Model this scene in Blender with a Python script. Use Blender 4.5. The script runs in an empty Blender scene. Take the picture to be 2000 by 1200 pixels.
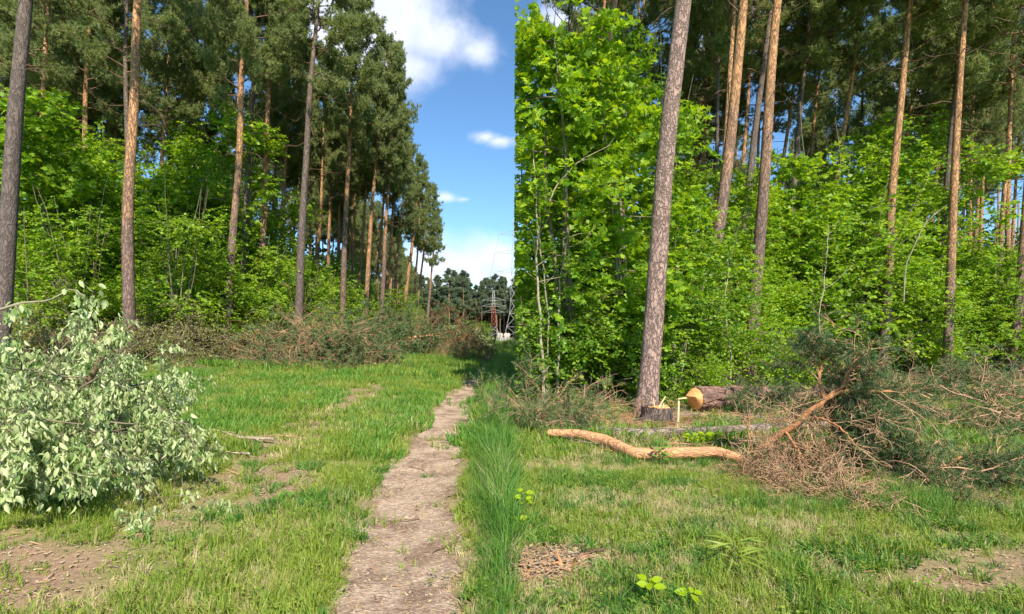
import bpy, math, random
import numpy as np
from mathutils import Vector, Matrix

# ------------------------------------------------------------------ camera, world, sun
scene = bpy.context.scene
col = scene.collection
F = 1025.0            # focal length in units of 1/2000 of the frame width
CAMZ = 1.6
HOR = 650.0
cam_d = bpy.data.cameras.new("camera"); cam = bpy.data.objects.new("camera", cam_d)
col.objects.link(cam); scene.camera = cam
cam.location = (0, 0, CAMZ); cam.rotation_euler = (math.radians(90), 0, 0)
cam_d.sensor_width = 36; cam_d.lens = 36 * F / 2000
cam_d.shift_y = (HOR - 600) / 2000.0
cam_d.clip_end = 3000; cam_d.clip_start = 0.05
SUN_EL, SUN_AZ = math.radians(46), math.radians(17)      # azimuth to the right of straight behind the camera
sd = Vector((math.sin(SUN_AZ) * math.cos(SUN_EL), -math.cos(SUN_AZ) * math.cos(SUN_EL), math.sin(SUN_EL)))
sun_d = bpy.data.lights.new("sun", 'SUN'); sun = bpy.data.objects.new("sun", sun_d); col.objects.link(sun)
sun_d.energy = 5.0; sun_d.angle = math.radians(0.53); sun_d.color = (1.0, 0.92, 0.78)
sun.rotation_euler = sd.to_track_quat('Z', 'Y').to_euler()

world = bpy.data.worlds.new("World"); scene.world = world; world.use_nodes = True
nt = world.node_tree; nt.nodes.clear()
def wn(t, **k):
    n = nt.nodes.new(t)
    for a, b in k.items(): setattr(n, a, b)
    return n
def wmath(op, a, b=None, c=None, clamp=False):
    n = wn('ShaderNodeMath', operation=op); n.use_clamp = clamp
    for i, v in enumerate((a, b, c)):
        if v is None: continue
        if isinstance(v, (int, float)): n.inputs[i].default_value = v
        else: nt.links.new(v, n.inputs[i])
    return n.outputs[0]
sky = wn('ShaderNodeTexSky', sky_type='NISHITA'); sky.sun_disc = False
sky.sun_elevation = SUN_EL; sky.sun_rotation = math.pi - SUN_AZ
sky.air_density = 1.0; sky.dust_density = 0.2; sky.ozone_density = 1.0; sky.altitude = 100
geo = wn('ShaderNodeTexCoord')
def direction(px, py):
    v = Vector(((px - 1000) / F, 1, (HOR - py) / F)); return v.normalized()
blobs = [(680, 55, 90, 65), (770, 50, 110, 70), (850, 85, 110, 62), (820, 130, 85, 38), (925, 100, 70, 38), (945, 268, 48, 18), (975, 276, 44, 15), (875, 386, 44, 16), (905, 390, 36, 12),
         (900, 515, 120, 45), (960, 500, 110, 50), (990, 545, 120, 30), (830, 560, 120, 30), (1860, 150, 90, 50), (1100, 40, 60, 40), (1440, 60, 60, 40)]
dens = None
nz0 = wn('ShaderNodeTexNoise'); nz0.inputs['Scale'].default_value = 4.2; nz0.inputs['Detail'].default_value = 7; nz0.inputs['Roughness'].default_value = .58
nt.links.new(geo.outputs['Generated'], nz0.inputs['Vector'])
for (px, py, sx, sy) in blobs:
    c = direction(px, py)
    s = wn('ShaderNodeVectorMath', operation='SUBTRACT'); nt.links.new(geo.outputs['Generated'], s.inputs[0]); s.inputs[1].default_value = c
    m = wn('ShaderNodeVectorMath', operation='MULTIPLY'); nt.links.new(s.outputs[0], m.inputs[0])
    m.inputs[1].default_value = (F / sx, F / sx, F / sy)
    l = wn('ShaderNodeVectorMath', operation='LENGTH'); nt.links.new(m.outputs[0], l.inputs[0])
    d = wmath('SUBTRACT', .55 if sx < 50 else 1.25, l.outputs['Value'])
    dens = d if dens is None else wmath('SMOOTH_MAX', dens, d, 0.35)
# scattered clouds over the rest of the sky
nz1 = wn('ShaderNodeTexNoise'); nz1.inputs['Scale'].default_value = 1.6; nz1.inputs['Detail'].default_value = 6
mp = wn('ShaderNodeMapping'); mp.inputs['Scale'].default_value = (1, 1, 2.6); mp.inputs['Location'].default_value = (7, 3, 1)
nt.links.new(geo.outputs['Generated'], mp.inputs[0]); nt.links.new(mp.outputs[0], nz1.inputs['Vector'])
rest = wmath('MULTIPLY_ADD', nz1.outputs['Fac'], 6.0, -3.9)
dens = wmath('MAXIMUM', dens, rest)
dens = wmath('ADD', dens, wmath('MULTIPLY_ADD', nz0.outputs['Fac'], 3.6, -2.0))
cf = wn('ShaderNodeMapRange', interpolation_type='SMOOTHSTEP'); cf.inputs['From Min'].default_value = -0.25; cf.inputs['From Max'].default_value = 0.9
nt.links.new(dens, cf.inputs[0])
cfm = wmath('MULTIPLY', cf.outputs[0], 0.95)
ccr = wn('ShaderNodeMapRange'); ccr.inputs['From Min'].default_value = 0.35; ccr.inputs['From Max'].default_value = 0.7
nz2 = wn('ShaderNodeTexNoise'); nz2.inputs['Scale'].default_value = 7; nz2.inputs['Detail'].default_value = 4
nt.links.new(geo.outputs['Generated'], nz2.inputs['Vector']); nt.links.new(nz2.outputs['Fac'], ccr.inputs[0])
cc = wn('ShaderNodeMix', data_type='RGBA'); cc.inputs[6].default_value = (4.6, 5.0, 6.4, 1); cc.inputs[7].default_value = (7.4, 7.5, 8.0, 1)
nt.links.new(ccr.outputs[0], cc.inputs[0])
tint = wn('ShaderNodeMix', data_type='RGBA', blend_type='MULTIPLY'); tint.inputs[0].default_value = 1
tint.inputs[7].default_value = (.66, .92, 1.10, 1)
nt.links.new(sky.outputs[0], tint.inputs[6])
mixs = wn('ShaderNodeMix', data_type='RGBA'); nt.links.new(cfm, mixs.inputs[0]); nt.links.new(tint.outputs[2], mixs.inputs[6]); nt.links.new(cc.outputs[2], mixs.inputs[7])
bg = wn('ShaderNodeBackground'); bg.inputs['Strength'].default_value = 0.12
nt.links.new(mixs.outputs[2], bg.inputs[0]); ow = wn('ShaderNodeOutputWorld'); nt.links.new(bg.outputs[0], ow.inputs[0])

scene.view_settings.view_transform = 'Standard'; scene.view_settings.look = 'None'
scene.view_settings.gamma = 1; scene.view_settings.exposure = 0.7; scene.view_settings.use_curve_mapping = False
scene.render.engine = 'CYCLES'
scene.cycles.use_denoising = True
scene.cycles.max_bounces = 6; scene.cycles.diffuse_bounces = 3; scene.cycles.glossy_bounces = 2; scene.cycles.transmission_bounces = 4
scene.cycles.sample_clamp_indirect = 6
scene.render.film_transparent = False

# ------------------------------------------------------------------ small helpers
R0 = np.random.default_rng(7)
def frac(x): return x - np.floor(x)
def vnoise(x, y, s=1.0, seed=0):
    x = np.asarray(x, float) * s + seed * 17.13; y = np.asarray(y, float) * s + seed * 9.71
    xi, yi = np.floor(x), np.floor(y); fx, fy = x - xi, y - yi
    fx = fx * fx * (3 - 2 * fx); fy = fy * fy * (3 - 2 * fy)
    h = lambda a, b: frac(np.sin(a * 127.1 + b * 311.7 + seed * 3.3) * 43758.5453)
    return (h(xi, yi) * (1 - fx) + h(xi + 1, yi) * fx) * (1 - fy) + (h(xi, yi + 1) * (1 - fx) + h(xi + 1, yi + 1) * fx) * fy
def fbm(x, y, s=1.0, seed=0, o=4):
    r, a, t = 0, 1, 0
    for i in range(o):
        r = r + a * vnoise(x, y, s * 2 ** i, seed + i); t += a; a *= .55
    return r / t
def sstep(a, b, x):
    t = np.clip((x - a) / (b - a), 0, 1); return t * t * (3 - 2 * t)
def hgt(x, y):
    x = np.asarray(x, float); y = np.asarray(y, float)
    t = np.clip(-x - 1.2, 0, 17)
    bank = .05 * np.where(t < 1, t * t / 2, t - .5)
    return bank + (0.05 * (fbm(x, y, .8, 3, 3) - .5) + 0.03 * (vnoise(x, y, 3.1, 5) - .5)) * sstep(.5, 3, np.abs(y))
def G(px, py):
    """the ground point that the camera sees at a pixel of the photograph"""
    a, s = (px - 1000) / F, (py - HOR) / F
    D = CAMZ / s
    for _ in range(30):
        D = .5 * D + .5 * (CAMZ - float(hgt(a * D, D))) / s
    return np.array([a * D, D, float(hgt(a * D, D))])
def W(px, py, D): return np.array([(px - 1000) / F * D, D, CAMZ + (HOR - py) / F * D])
def unit(v):
    v = np.asarray(v, float); return v / (np.linalg.norm(v, axis=-1, keepdims=True) + 1e-9)

class B:
    def __init__(s): s.v = []; s.f = []; s.n = 0
    def add(s, v, f, m=0):
        v = np.asarray(v, float).reshape(-1, 3); f = np.asarray(f, np.int64)
        s.v.append(v); s.f.append((f + s.n, m)); s.n += len(v)
    def tube(s, pts, rad, sides=5, m=0, cap=False, disp=None):
        P = np.asarray(pts, float); n = len(P); rad = np.broadcast_to(np.asarray(rad, float), (n,))
        T = unit(np.gradient(P, axis=0)); ref = np.array([0, 0, 1.]) if abs(T[:, 2].mean()) < .85 else np.array([0, 1., 0])
        U = unit(np.cross(T, ref)); V = np.cross(T, U)
        a = np.arange(sides) / sides * 2 * math.pi
        R = rad[:, None] * (1 + (disp if disp is not None else 0))
        if np.ndim(R) < 2 or R.shape[1] != sides: R = np.repeat(R, sides, 1) if R.shape[1] == 1 else R
        X = P[:, None] + R[..., None] * (np.cos(a)[None, :, None] * U[:, None] + np.sin(a)[None, :, None] * V[:, None])
        i = np.arange(n - 1)[:, None] * sides; j = np.arange(sides)[None]; k = (j + 1) % sides
        f = np.stack([i + j, i + k, i + sides + k, i + sides + j], -1).reshape(-1, 4)
        s.add(X, f, m)
        if cap:
            for e, o in ((0, 0), (n - 1, 1)):
                c = np.concatenate([X[e], P[e][None]]); q = np.arange(sides)
                t = np.stack([q, (q + 1) % sides, np.full(sides, sides)], -1)
                s.add(c, t[:, ::-1] if not o else t, m)
    def box(s, c, sz, rot=None, m=0):
        q = np.array([[x, y, z] for x in (-.5, .5) for y in (-.5, .5) for z in (-.5, .5)]) * np.asarray(sz)
        if rot is not None: q = q @ np.asarray(rot).T
        s.add(q + np.asarray(c), [[0, 1, 3, 2], [4, 6, 7, 5], [0, 4, 5, 1], [2, 3, 7, 6], [0, 2, 6, 4], [1, 5, 7, 3]], m)
    def leaves(s, P, U, N, L, Wd, tpl, m=0):
        tv, tf = tpl; P = np.asarray(P, float); k = len(P)
        if not k: return
        U = unit(U); N = unit(N - (N * U).sum(1, keepdims=True) * U); S = np.cross(N, U)
        L = np.broadcast_to(L, (k,)); Wd = np.broadcast_to(Wd, (k,))
        X = P[:, None] + (tv[None, :, 0, None] * L[:, None, None]) * U[:, None] + (tv[None, :, 1, None] * Wd[:, None, None]) * S[:, None] + (tv[None, :, 2, None] * L[:, None, None]) * N[:, None]
        f = tf[None] + (np.arange(k) * len(tv))[:, None, None]
        s.add(X, f.reshape(-1, tf.shape[1]), m)
    def mesh(s, name, mats, smooth=True):
        me = bpy.data.meshes.new(name)
        V = np.concatenate(s.v) if s.v else np.zeros((0, 3))
        me.vertices.add(len(V)); me.vertices.foreach_set('co', V.astype(np.float32).ravel())
        lv = []; ls = []; mi = []; off = 0
        for f, m in s.f:
            k = f.shape[1]; lv.append(f.ravel()); ls.append(off + np.arange(len(f)) * k); mi.append(np.full(len(f), m)); off += f.size
        lv = np.concatenate(lv); ls = np.concatenate(ls); mi = np.concatenate(mi)
        me.loops.add(len(lv)); me.loops.foreach_set('vertex_index', lv.astype(np.int32))
        me.polygons.add(len(ls)); me.polygons.foreach_set('loop_start', ls.astype(np.int32))
        for mm in (mats if isinstance(mats, (list, tuple)) else [mats]): me.materials.append(mm)
        me.polygons.foreach_set('material_index', mi.astype(np.int32))
        me.polygons.foreach_set('use_smooth', np.full(len(ls), smooth))
        me.update(calc_edges=True); me.validate(); return me
    def obj(s, name, mats, parent=None, smooth=True, **k):
        return place(name, s.mesh(name, mats, smooth), parent, **k)
def place(name, data, parent=None, loc=(0, 0, 0), rot=(0, 0, 0), scale=(1, 1, 1), label=None, cat=None, group=None, kind=None):
    o = bpy.data.objects.new(name, data); col.objects.link(o)
    o.location = loc; o.rotation_euler = rot; o.scale = scale
    if parent: o.parent = parent
    for a, b in (('label', label), ('category', cat), ('group', group), ('kind', kind)):
        if b: o[a] = b
    return o
def thing(name, label, cat, loc=(0, 0, 0), rot=(0, 0, 0), group=None, scale=(1, 1, 1)):
    return place(name, None, None, loc, rot, scale, label, cat, group)

A = np.array
T_DIA = (A([[0, 0, 0], [.5, -.5, .06], [1, 0, -.08], [.5, .5, .06]]), A([[0, 1, 2, 3]]))
T_OVAL = (A([[0, 0, 0], [.3, -.42, .05], [.68, -.36, .03], [1, 0, -.1], [.68, .36, .03], [.3, .42, .05], [.5, 0, -.03]]),
          A([[0, 1, 6], [1, 2, 6], [2, 3, 6], [3, 4, 6], [4, 5, 6], [5, 0, 6]]))
_mp = []
for i, (a, r) in enumerate([(-180, .0), (-125, .45), (-100, .3), (-68, .62), (-48, .36), (-8, .98)]):
    pass
_lob = [(0, 0), (.08, -.42), (.3, -.22), (.42, -.62), (.6, -.26), (1.0, 0), (.6, .26), (.42, .62), (.3, .22), (.08, .42)]
T_MAPLE = (A([[x, y, .04 * abs(y) * 2 - .08 * x] for x, y in _lob] + [[.28, 0, 0]]), A([[i, (i + 1) % 10, 10] for i in range(10)]))
T_WILT = (A([[0, 0, 0], [.25, -.40, .10], [.6, -.42, .0], [.95, -.08, -.30], [1.02, 0, -.38], [.6, .42, .0], [.25, .40, .10], [.5, 0, -.07]]), A([[0, 1, 7], [1, 2, 7], [2, 3, 7], [3, 4, 7], [4, 5, 7], [5, 6, 7], [6, 0, 7]]))
T_NEED = (A([[0, -.5, 0], [0, .5, 0], [1, 0, 0]]), A([[0, 1, 2]]))

# ------------------------------------------------------------------ materials
def newmat(name):
    m = bpy.data.materials.new(name); m.use_nodes = True; m.node_tree.nodes.clear()
    return m, m.node_tree.nodes, m.node_tree.links
def ramp(N, L, fac, stops):
    r = N.new('ShaderNodeValToRGB'); e = r.color_ramp.elements
    while len(e) < len(stops): e.new(.5)
    for i, (p, c) in enumerate(stops): e[i].position = p; e[i].color = (*c, 1)
    L.new(fac, r.inputs[0]); return r.outputs[0]
def noise(N, L, vec, scale, detail=3, rough=.55):
    n = N.new('ShaderNodeTexNoise'); n.inputs['Scale'].default_value = scale; n.inputs['Detail'].default_value = detail; n.inputs['Roughness'].default_value = rough
    if vec is not None: L.new(vec, n.inputs['Vector'])
    return n.outputs['Fac']
def mixc(N, L, f, a, b, mode='MIX'):
    m = N.new('ShaderNodeMix'); m.data_type = 'RGBA'; m.blend_type = mode
    for s, v in ((0, f), (6, a), (7, b)):
        if isinstance(v, (int, float)): m.inputs[s].default_value = v
        elif isinstance(v, tuple): m.inputs[s].default_value = (*v, 1)
        else: L.new(v, m.inputs[s])
    return m.outputs[2]
def mth(N, L, op, a, b):
    m = N.new('ShaderNodeMath'); m.operation = op
    for i, v in enumerate((a, b)):
        if isinstance(v, (int, float)): m.inputs[i].default_value = v
        else: L.new(v, m.inputs[i])
    return m.outputs[0]
def leafmat(name, stops, trans, tint=(1.6, 1.5, .6), big=.35, rough=.5):
    """leaf: colour varies leaf by leaf and in large soft patches, light passes through"""
    m, N, L = newmat(name)
    g = N.new('ShaderNodeNewGeometry'); rnd = g.outputs['Random Per Island']
    ns = noise(N, L, g.outputs['Position'], big, 2)
    f = mth(N, L, 'ADD', mth(N, L, 'MULTIPLY', rnd, .55), mth(N, L, 'MULTIPLY_ADD', ns, .9) if False else mth(N, L, 'MULTIPLY', ns, .5))
    c = ramp(N, L, f, stops)
    p = N.new('ShaderNodeBsdfPrincipled'); L.new(c, p.inputs['Base Color']); p.inputs['Roughness'].default_value = rough
    p.inputs['Specular IOR Level'].default_value = .35
    t = N.new('ShaderNodeBsdfTranslucent'); L.new(mixc(N, L, 1.0, c, tint, 'MULTIPLY'), t.inputs[0])
    x = N.new('ShaderNodeMixShader'); x.inputs[0].default_value = trans
    L.new(p.outputs[0], x.inputs[1]); L.new(t.outputs[0], x.inputs[2])
    o = N.new('ShaderNodeOutputMaterial'); L.new(x.outputs[0], o.inputs[0]); return m
def barkmat(name, low, high=None, z=(4, 8), sc=(9, 9, 2.2), crack=(.05, .035, .03), bump=.6, crackw=.12, bscale=1.0, fl=(1.35, 1.25, 1.15)):
    m, N, L = newmat(name)
    g = N.new('ShaderNodeNewGeometry'); mp = N.new('ShaderNodeMapping'); mp.inputs['Scale'].default_value = sc
    wv = N.new('ShaderNodeTexNoise'); wv.inputs['Scale'].default_value = 3.0; L.new(g.outputs['Position'], wv.inputs['Vector'])
    ad = N.new('ShaderNodeVectorMath'); ad.operation = 'MULTIPLY_ADD'; L.new(wv.outputs['Color'], ad.inputs[0]); ad.inputs[1].default_value = (.12, .12, .25); L.new(g.outputs['Position'], ad.inputs[2])
    L.new(ad.outputs[0], mp.inputs[0])
    nn = N.new('ShaderNodeTexNoise'); nn.inputs['Scale'].default_value = bscale; nn.inputs['Detail'].default_value = 3; nn.inputs['Roughness'].default_value = .6; nn.inputs['Distortion'].default_value = .6; L.new(mp.outputs[0], nn.inputs['Vector'])
    rid = mth(N, L, 'ABSOLUTE', mth(N, L, 'SUBTRACT', nn.outputs['Fac'], .5), 0)
    vc = N.new('ShaderNodeTexVoronoi'); L.new(mp.outputs[0], vc.inputs['Vector']); vc.inputs['Scale'].default_value = bscale * 1.6
    n1 = noise(N, L, mp.outputs[0], 2.5, 5, .65); n2 = noise(N, L, g.outputs['Position'], 30, 3)
    lo = mixc(N, L, n1, tuple(c * .6 for c in low), tuple(c * f for c, f in zip(low, fl)))
    sep = N.new('ShaderNodeSeparateColor'); L.new(vc.outputs['Color'], sep.inputs[0])
    lo = mixc(N, L, sep.outputs[0], lo, mixc(N, L, 1.0, lo, (1.35, 1.3, 1.3), 'MULTIPLY'))
    if high:
        hi = mixc(N, L, n1, tuple(c * .55 for c in high), tuple(c * f for c, f in zip(high, (1.2, 1.4, 1.6))))
        s = N.new('ShaderNodeSeparateXYZ'); L.new(g.outputs['Position'], s.inputs[0])
        oi = N.new('ShaderNodeObjectInfo')
        zz = mth(N, L, 'ADD', s.outputs[2], mth(N, L, 'MULTIPLY', mth(N, L, 'SUBTRACT', noise(N, L, g.outputs['Position'], 1.2, 4), .5), 5))
        zz = mth(N, L, 'ADD', zz, mth(N, L, 'MULTIPLY', mth(N, L, 'SUBTRACT', oi.outputs['Random'], .5), 5))
        r = N.new('ShaderNodeMapRange'); r.inputs[1].default_value = z[0]; r.inputs[2].default_value = z[1]; L.new(zz, r.inputs[0])
        lo = mixc(N, L, r.outputs[0], lo, hi)
    cr = N.new('ShaderNodeMapRange'); cr.inputs[2].default_value = crackw * .45; cr.interpolation_type = 'SMOOTHSTEP'; L.new(rid, cr.inputs[0])
    c = mixc(N, L, mth(N, L, 'ADD', mth(N, L, 'MULTIPLY', cr.outputs[0], .75), .25), crack, lo)
    c = mixc(N, L, mth(N, L, 'MULTIPLY', n2, .12), c, (.5, .47, .42))
    p = N.new('ShaderNodeBsdfPrincipled'); L.new(c, p.inputs['Base Color']); p.inputs['Roughness'].default_value = .85; p.inputs['Specular IOR Level'].default_value = .2
    hgt_ = mth(N, L, 'ADD', mth(N, L, 'MULTIPLY', cr.outputs[0], .7), mth(N, L, 'MULTIPLY', n1, .6))
    b = N.new('ShaderNodeBump'); b.inputs['Strength'].default_value = bump; b.inputs['Distance'].default_value = .03; L.new(hgt_, b.inputs['Height']); L.new(b.outputs[0], p.inputs['Normal'])
    o = N.new('ShaderNodeOutputMaterial'); L.new(p.outputs[0], o.inputs[0]); return m
def plain(name, a, b=None, scale=8, rough=.8, bump=0, stretch=(1, 1, 1), metal=0):
    m, N, L = newmat(name); g = N.new('ShaderNodeNewGeometry'); mp = N.new('ShaderNodeMapping'); mp.inputs['Scale'].default_value = stretch
    L.new(g.outputs['Position'], mp.inputs[0])
    n = noise(N, L, mp.outputs[0], scale, 4, .6)
    rr = N.new('ShaderNodeMapRange'); rr.inputs[1].default_value = .32; rr.inputs[2].default_value = .68; L.new(n, rr.inputs[0])
    c = mixc(N, L, rr.outputs[0], a, b or tuple(x * .6 for x in a))
    p = N.new('ShaderNodeBsdfPrincipled'); L.new(c, p.inputs['Base Color']); p.inputs['Roughness'].default_value = rough; p.inputs['Specular IOR Level'].default_value = .25; p.inputs['Metallic'].default_value = metal
    if bump:
        bb = N.new('ShaderNodeBump'); bb.inputs['Strength'].default_value = bump; bb.inputs['Distance'].default_value = .02; L.new(n, bb.inputs['Height']); L.new(bb.outputs[0], p.inputs['Normal'])
    o = N.new('ShaderNodeOutputMaterial'); L.new(p.outputs[0], o.inputs[0]); return m

M = {}
M['bark'] = barkmat('pine_bark', (.23, .155, .13), (.68, .31, .12), (4.6, 8.8), sc=(15, 15, 4.0), crackw=.2, bump=.8)
M['bark_hero'] = barkmat('pine_bark_near', (.36, .255, .22), (.50, .28, .16), (9, 15), sc=(17, 17, 6.5), crackw=.2, crack=(.12, .075, .06), bump=1.0)
M['bark_dark'] = barkmat('pine_bark_grey', (.14, .11, .10), (.24, .15, .10), (6, 13), sc=(15, 15, 4.0), crackw=.2, bump=.7)
M['bark_log'] = barkmat('log_bark', (.28, .16, .12), sc=(1.6, 7, 7), crackw=.42, bump=1.0, crack=(.03, .018, .014))
M['bark_orange'] = barkmat('young_pine_bark', (.66, .29, .11), sc=(3, 13, 13), crackw=.14, bump=.6, crack=(.32, .15, .08), fl=(1.15, 1.3, 1.6))
M['bark_grey_log'] = barkmat('grey_log_bark', (.26, .205, .175), sc=(4, 14, 14), crackw=.2, bump=.9)
M['limb'] = plain('pine_limb_bark', (.25, .145, .085), (.09, .06, .045), 3)
M['twig'] = plain('dry_twig', (.60, .38, .22), (.26, .15, .08), 3)
M['twig_grey'] = plain('grey_twig', (.34, .26, .20), (.15, .11, .085), 5)
M['stick'] = plain('weathered_stick', (.55, .45, .34), (.20, .15, .11), 12)
M['twig_red'] = plain('red_brown_twig', (.42, .22, .13), (.17, .085, .05), 2)
M['twig_orange'] = plain('orange_limb', (.64, .30, .13), (.30, .13, .06), 9, bump=.3)
M['stem'] = plain('hazel_stem', (.26, .22, .14), (.12, .10, .07), 7)
M['stem_pale'] = plain('pale_stem', (.42, .36, .24), (.20, .17, .11), 9)
M['wood'] = plain('cut_wood', (.78, .42, .17), (.58, .24, .08), 8, stretch=(1, 2, 6), bump=.3)
M['wood_pale'] = plain('pale_split_wood', (.78, .62, .36), (.66, .46, .22), 12, stretch=(2, 2, .5))
M['chip'] = plain('wood_chip', (.50, .32, .19), (.24, .14, .085), 9)
M['straw'] = plain('straw_litter', (.46, .38, .20), (.28, .20, .11), 30)
M['needle'] = leafmat('pine_needles', [(.2, (.12, .17, .06)), (.5, (.23, .29, .11)), (.8, (.38, .42, .17))], .45, (1.25, 1.25, .6), big=.5)
M['needle_haze'] = leafmat('pine_needles_hazy', [(.2, (.10, .15, .08)), (.5, (.15, .20, .11)), (.8, (.22, .27, .15))], .2, (1.2, 1.2, .8), big=.2)  # bluish haze of distance is mixed into the needle colour
M['needle_cut'] = leafmat('cut_pine_needles', [(.2, (.05, .10, .035)), (.5, (.09, .165, .055)), (.8, (.18, .24, .08))], .2, (1.1, 1.1, .7), big=1.5)
M['leaf'] = leafmat('fresh_leaves', [(.15, (.07, .17, .012)), (.45, (.17, .33, .018)), (.8, (.38, .52, .035))], .48, (1.5, 1.35, .4), big=.6)
M['leaf_y'] = leafmat('yellow_green_leaves', [(.15, (.22, .40, .008)), (.45, (.36, .52, .012)), (.8, (.50, .62, .02))], .52, (1.4, 1.25, .4), big=.6)
M['leaf_d'] = leafmat('deep_green_leaves', [(.15, (.05, .13, .012)), (.45, (.11, .24, .016)), (.8, (.25, .38, .03))], .4, (1.5, 1.4, .5), big=.6)  # deep green trees; on low bushes also imitates shade under the shrubs
M['wilt'] = leafmat('wilted_leaves', [(.15, (.09, .20, .03)), (.42, (.36, .46, .17)), (.75, (.64, .68, .38))], .3, (1.0, 1.05, .5), big=2)
M['brown'] = leafmat('withered_leaves', [(.15, (.09, .12, .02)), (.45, (.19, .21, .05)), (.8, (.38, .33, .12))], .3, (1.1, 1.0, .6), big=1.2)
M['grass'] = leafmat('grass_blades', [(.15, (.09, .17, .015)), (.45, (.17, .28, .03)), (.8, (.34, .40, .07))], .35, (1.4, 1.3, .5), big=1.1)
M['grass_tall'] = leafmat('tall_grass_blades', [(.15, (.06, .17, .02)), (.45, (.11, .27, .035)), (.8, (.24, .38, .06))], .35, (1.3, 1.3, .6), big=1.1)
M['grass_deep'] = leafmat('deep_grass_blades', [(.15, (.035, .12, .02)), (.45, (.07, .20, .03)), (.8, (.20, .34, .05))], .3, (1.3, 1.3, .6), big=2.1)
M['grass_dry'] = leafmat('dry_grass_blades', [(.15, (.30, .26, .09)), (.45, (.44, .38, .16)), (.8, (.60, .52, .28))], .3, (1, 1, .8), big=1.1)

# ------------------------------------------------------------------ ground
def edge_left(y):     # x of the left wood's edge
    return -11.4 - .12 * np.clip(np.asarray(y) - 32, 0, 200)
def path_c(y):        # centre line and half width of the footpath
    y = np.asarray(y, float)
    L_ = np.interp(y, [0, 3, 4.7, 7.5, 11.7, 20.5, 40, 80, 170], [-.85, -1.0, -1.33, -1.5, -1.62, -1.62, -1.7, -2.0, -3])
    R_ = np.interp(y, [0, 3, 4.7, 7.5, 11.7, 20.5, 40, 80, 170], [-.1, -.28, -.5, -.66, -.86, -1.02, -1.1, -1.3, -2])
    return (L_ + R_) / 2, (R_ - L_) / 2
def path_d(x, y):
    c, w = path_c(y); return (np.abs(x - c) - w)
def bare(x, y):       # 0..1 worn ground in the wheel tracks and patches
    t = np.interp(y, [0, 3.2, 5, 10, 20, 40], [-3.0, -2.9, -2.75, -3.6, -4.4, -4.6])
    a = np.exp(-((x - t) / .45) ** 2) * sstep(.42, .62, fbm(x, y, .9, 11)) * (1 - sstep(12, 22, y))
    a = np.maximum(a, np.exp(-((x + 3.5) / 1.1) ** 2 - ((y - 3.2) / .75) ** 2) * 1.3)
    for px, py, rx, ry in ((490, 950, .75, .9), (620, 830, .6, 1.8), (690, 778, .6, 3.5), (560, 860, .6, 1.2), (1900, 1130, .6, .35), (1960, 1090, .5, .3), (1060, 1110, .5, .35), (700, 770, .5, 2.5), (250, 720, .8, .8)):
        g = G(px, py); a = np.maximum(a, np.exp(-((x - g[0]) / rx) ** 2 - ((y - g[1]) / ry) ** 2) * 1.15)
    a = a * (.1 + 1.6 * fbm(x, y, 2.6, 21, 5))
    return np.clip(a, 0, 1)
def forest(x, y):     # 0..1 brown leaf-litter forest floor
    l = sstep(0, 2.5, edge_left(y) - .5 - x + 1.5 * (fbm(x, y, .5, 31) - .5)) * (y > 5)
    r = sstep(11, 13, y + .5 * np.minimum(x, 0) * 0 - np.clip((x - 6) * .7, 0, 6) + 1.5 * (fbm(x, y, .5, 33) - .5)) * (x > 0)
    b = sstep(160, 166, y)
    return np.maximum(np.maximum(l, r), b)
def litter(x, y):     # 0..1 sawdust, bark and dry needles round the felled trees
    a = 0
    for px, py, rx, ry in ((1085, 1105, .42, .26), (1330, 826, 2.2, 1.5), (1440, 870, 1.3, .7), (1120, 830, 1.5, 1.2), (1560, 830, 1.6, .9), (400, 700, 3, 1.5), (1650, 800, 2, 1)):
        g = G(px, py); a = np.maximum(a, np.exp(-((x - g[0]) / rx) ** 2 - ((y - g[1]) / ry) ** 2))
    return np.clip(a * (.55 + 1.1 * fbm(x, y, 1.7, 41)), 0, 1)
xs = np.concatenate([-np.geomspace(9, 700, 45)[::-1], np.linspace(-8.9, 8.9, 230), np.geomspace(9, 700, 45)])
ys = np.concatenate([-np.geomspace(2, 300, 14)[::-1], np.linspace(-1.5, 2.3, 10), np.linspace(2.4, 14, 160), np.geomspace(14.1, 60, 130), np.geomspace(61, 1500, 50)])
XX, YY = np.meshgrid(xs, ys); ZZ = hgt(XX, YY)
gb = B(); nx = len(xs); i = np.arange(len(ys) - 1)[:, None] * nx; j = np.arange(nx - 1)[None]
gb.add(np.stack([XX, YY, ZZ], -1), np.stack([i + j, i + j + 1, i + nx + j + 1, i + nx + j], -1).reshape(-1, 4))
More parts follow.
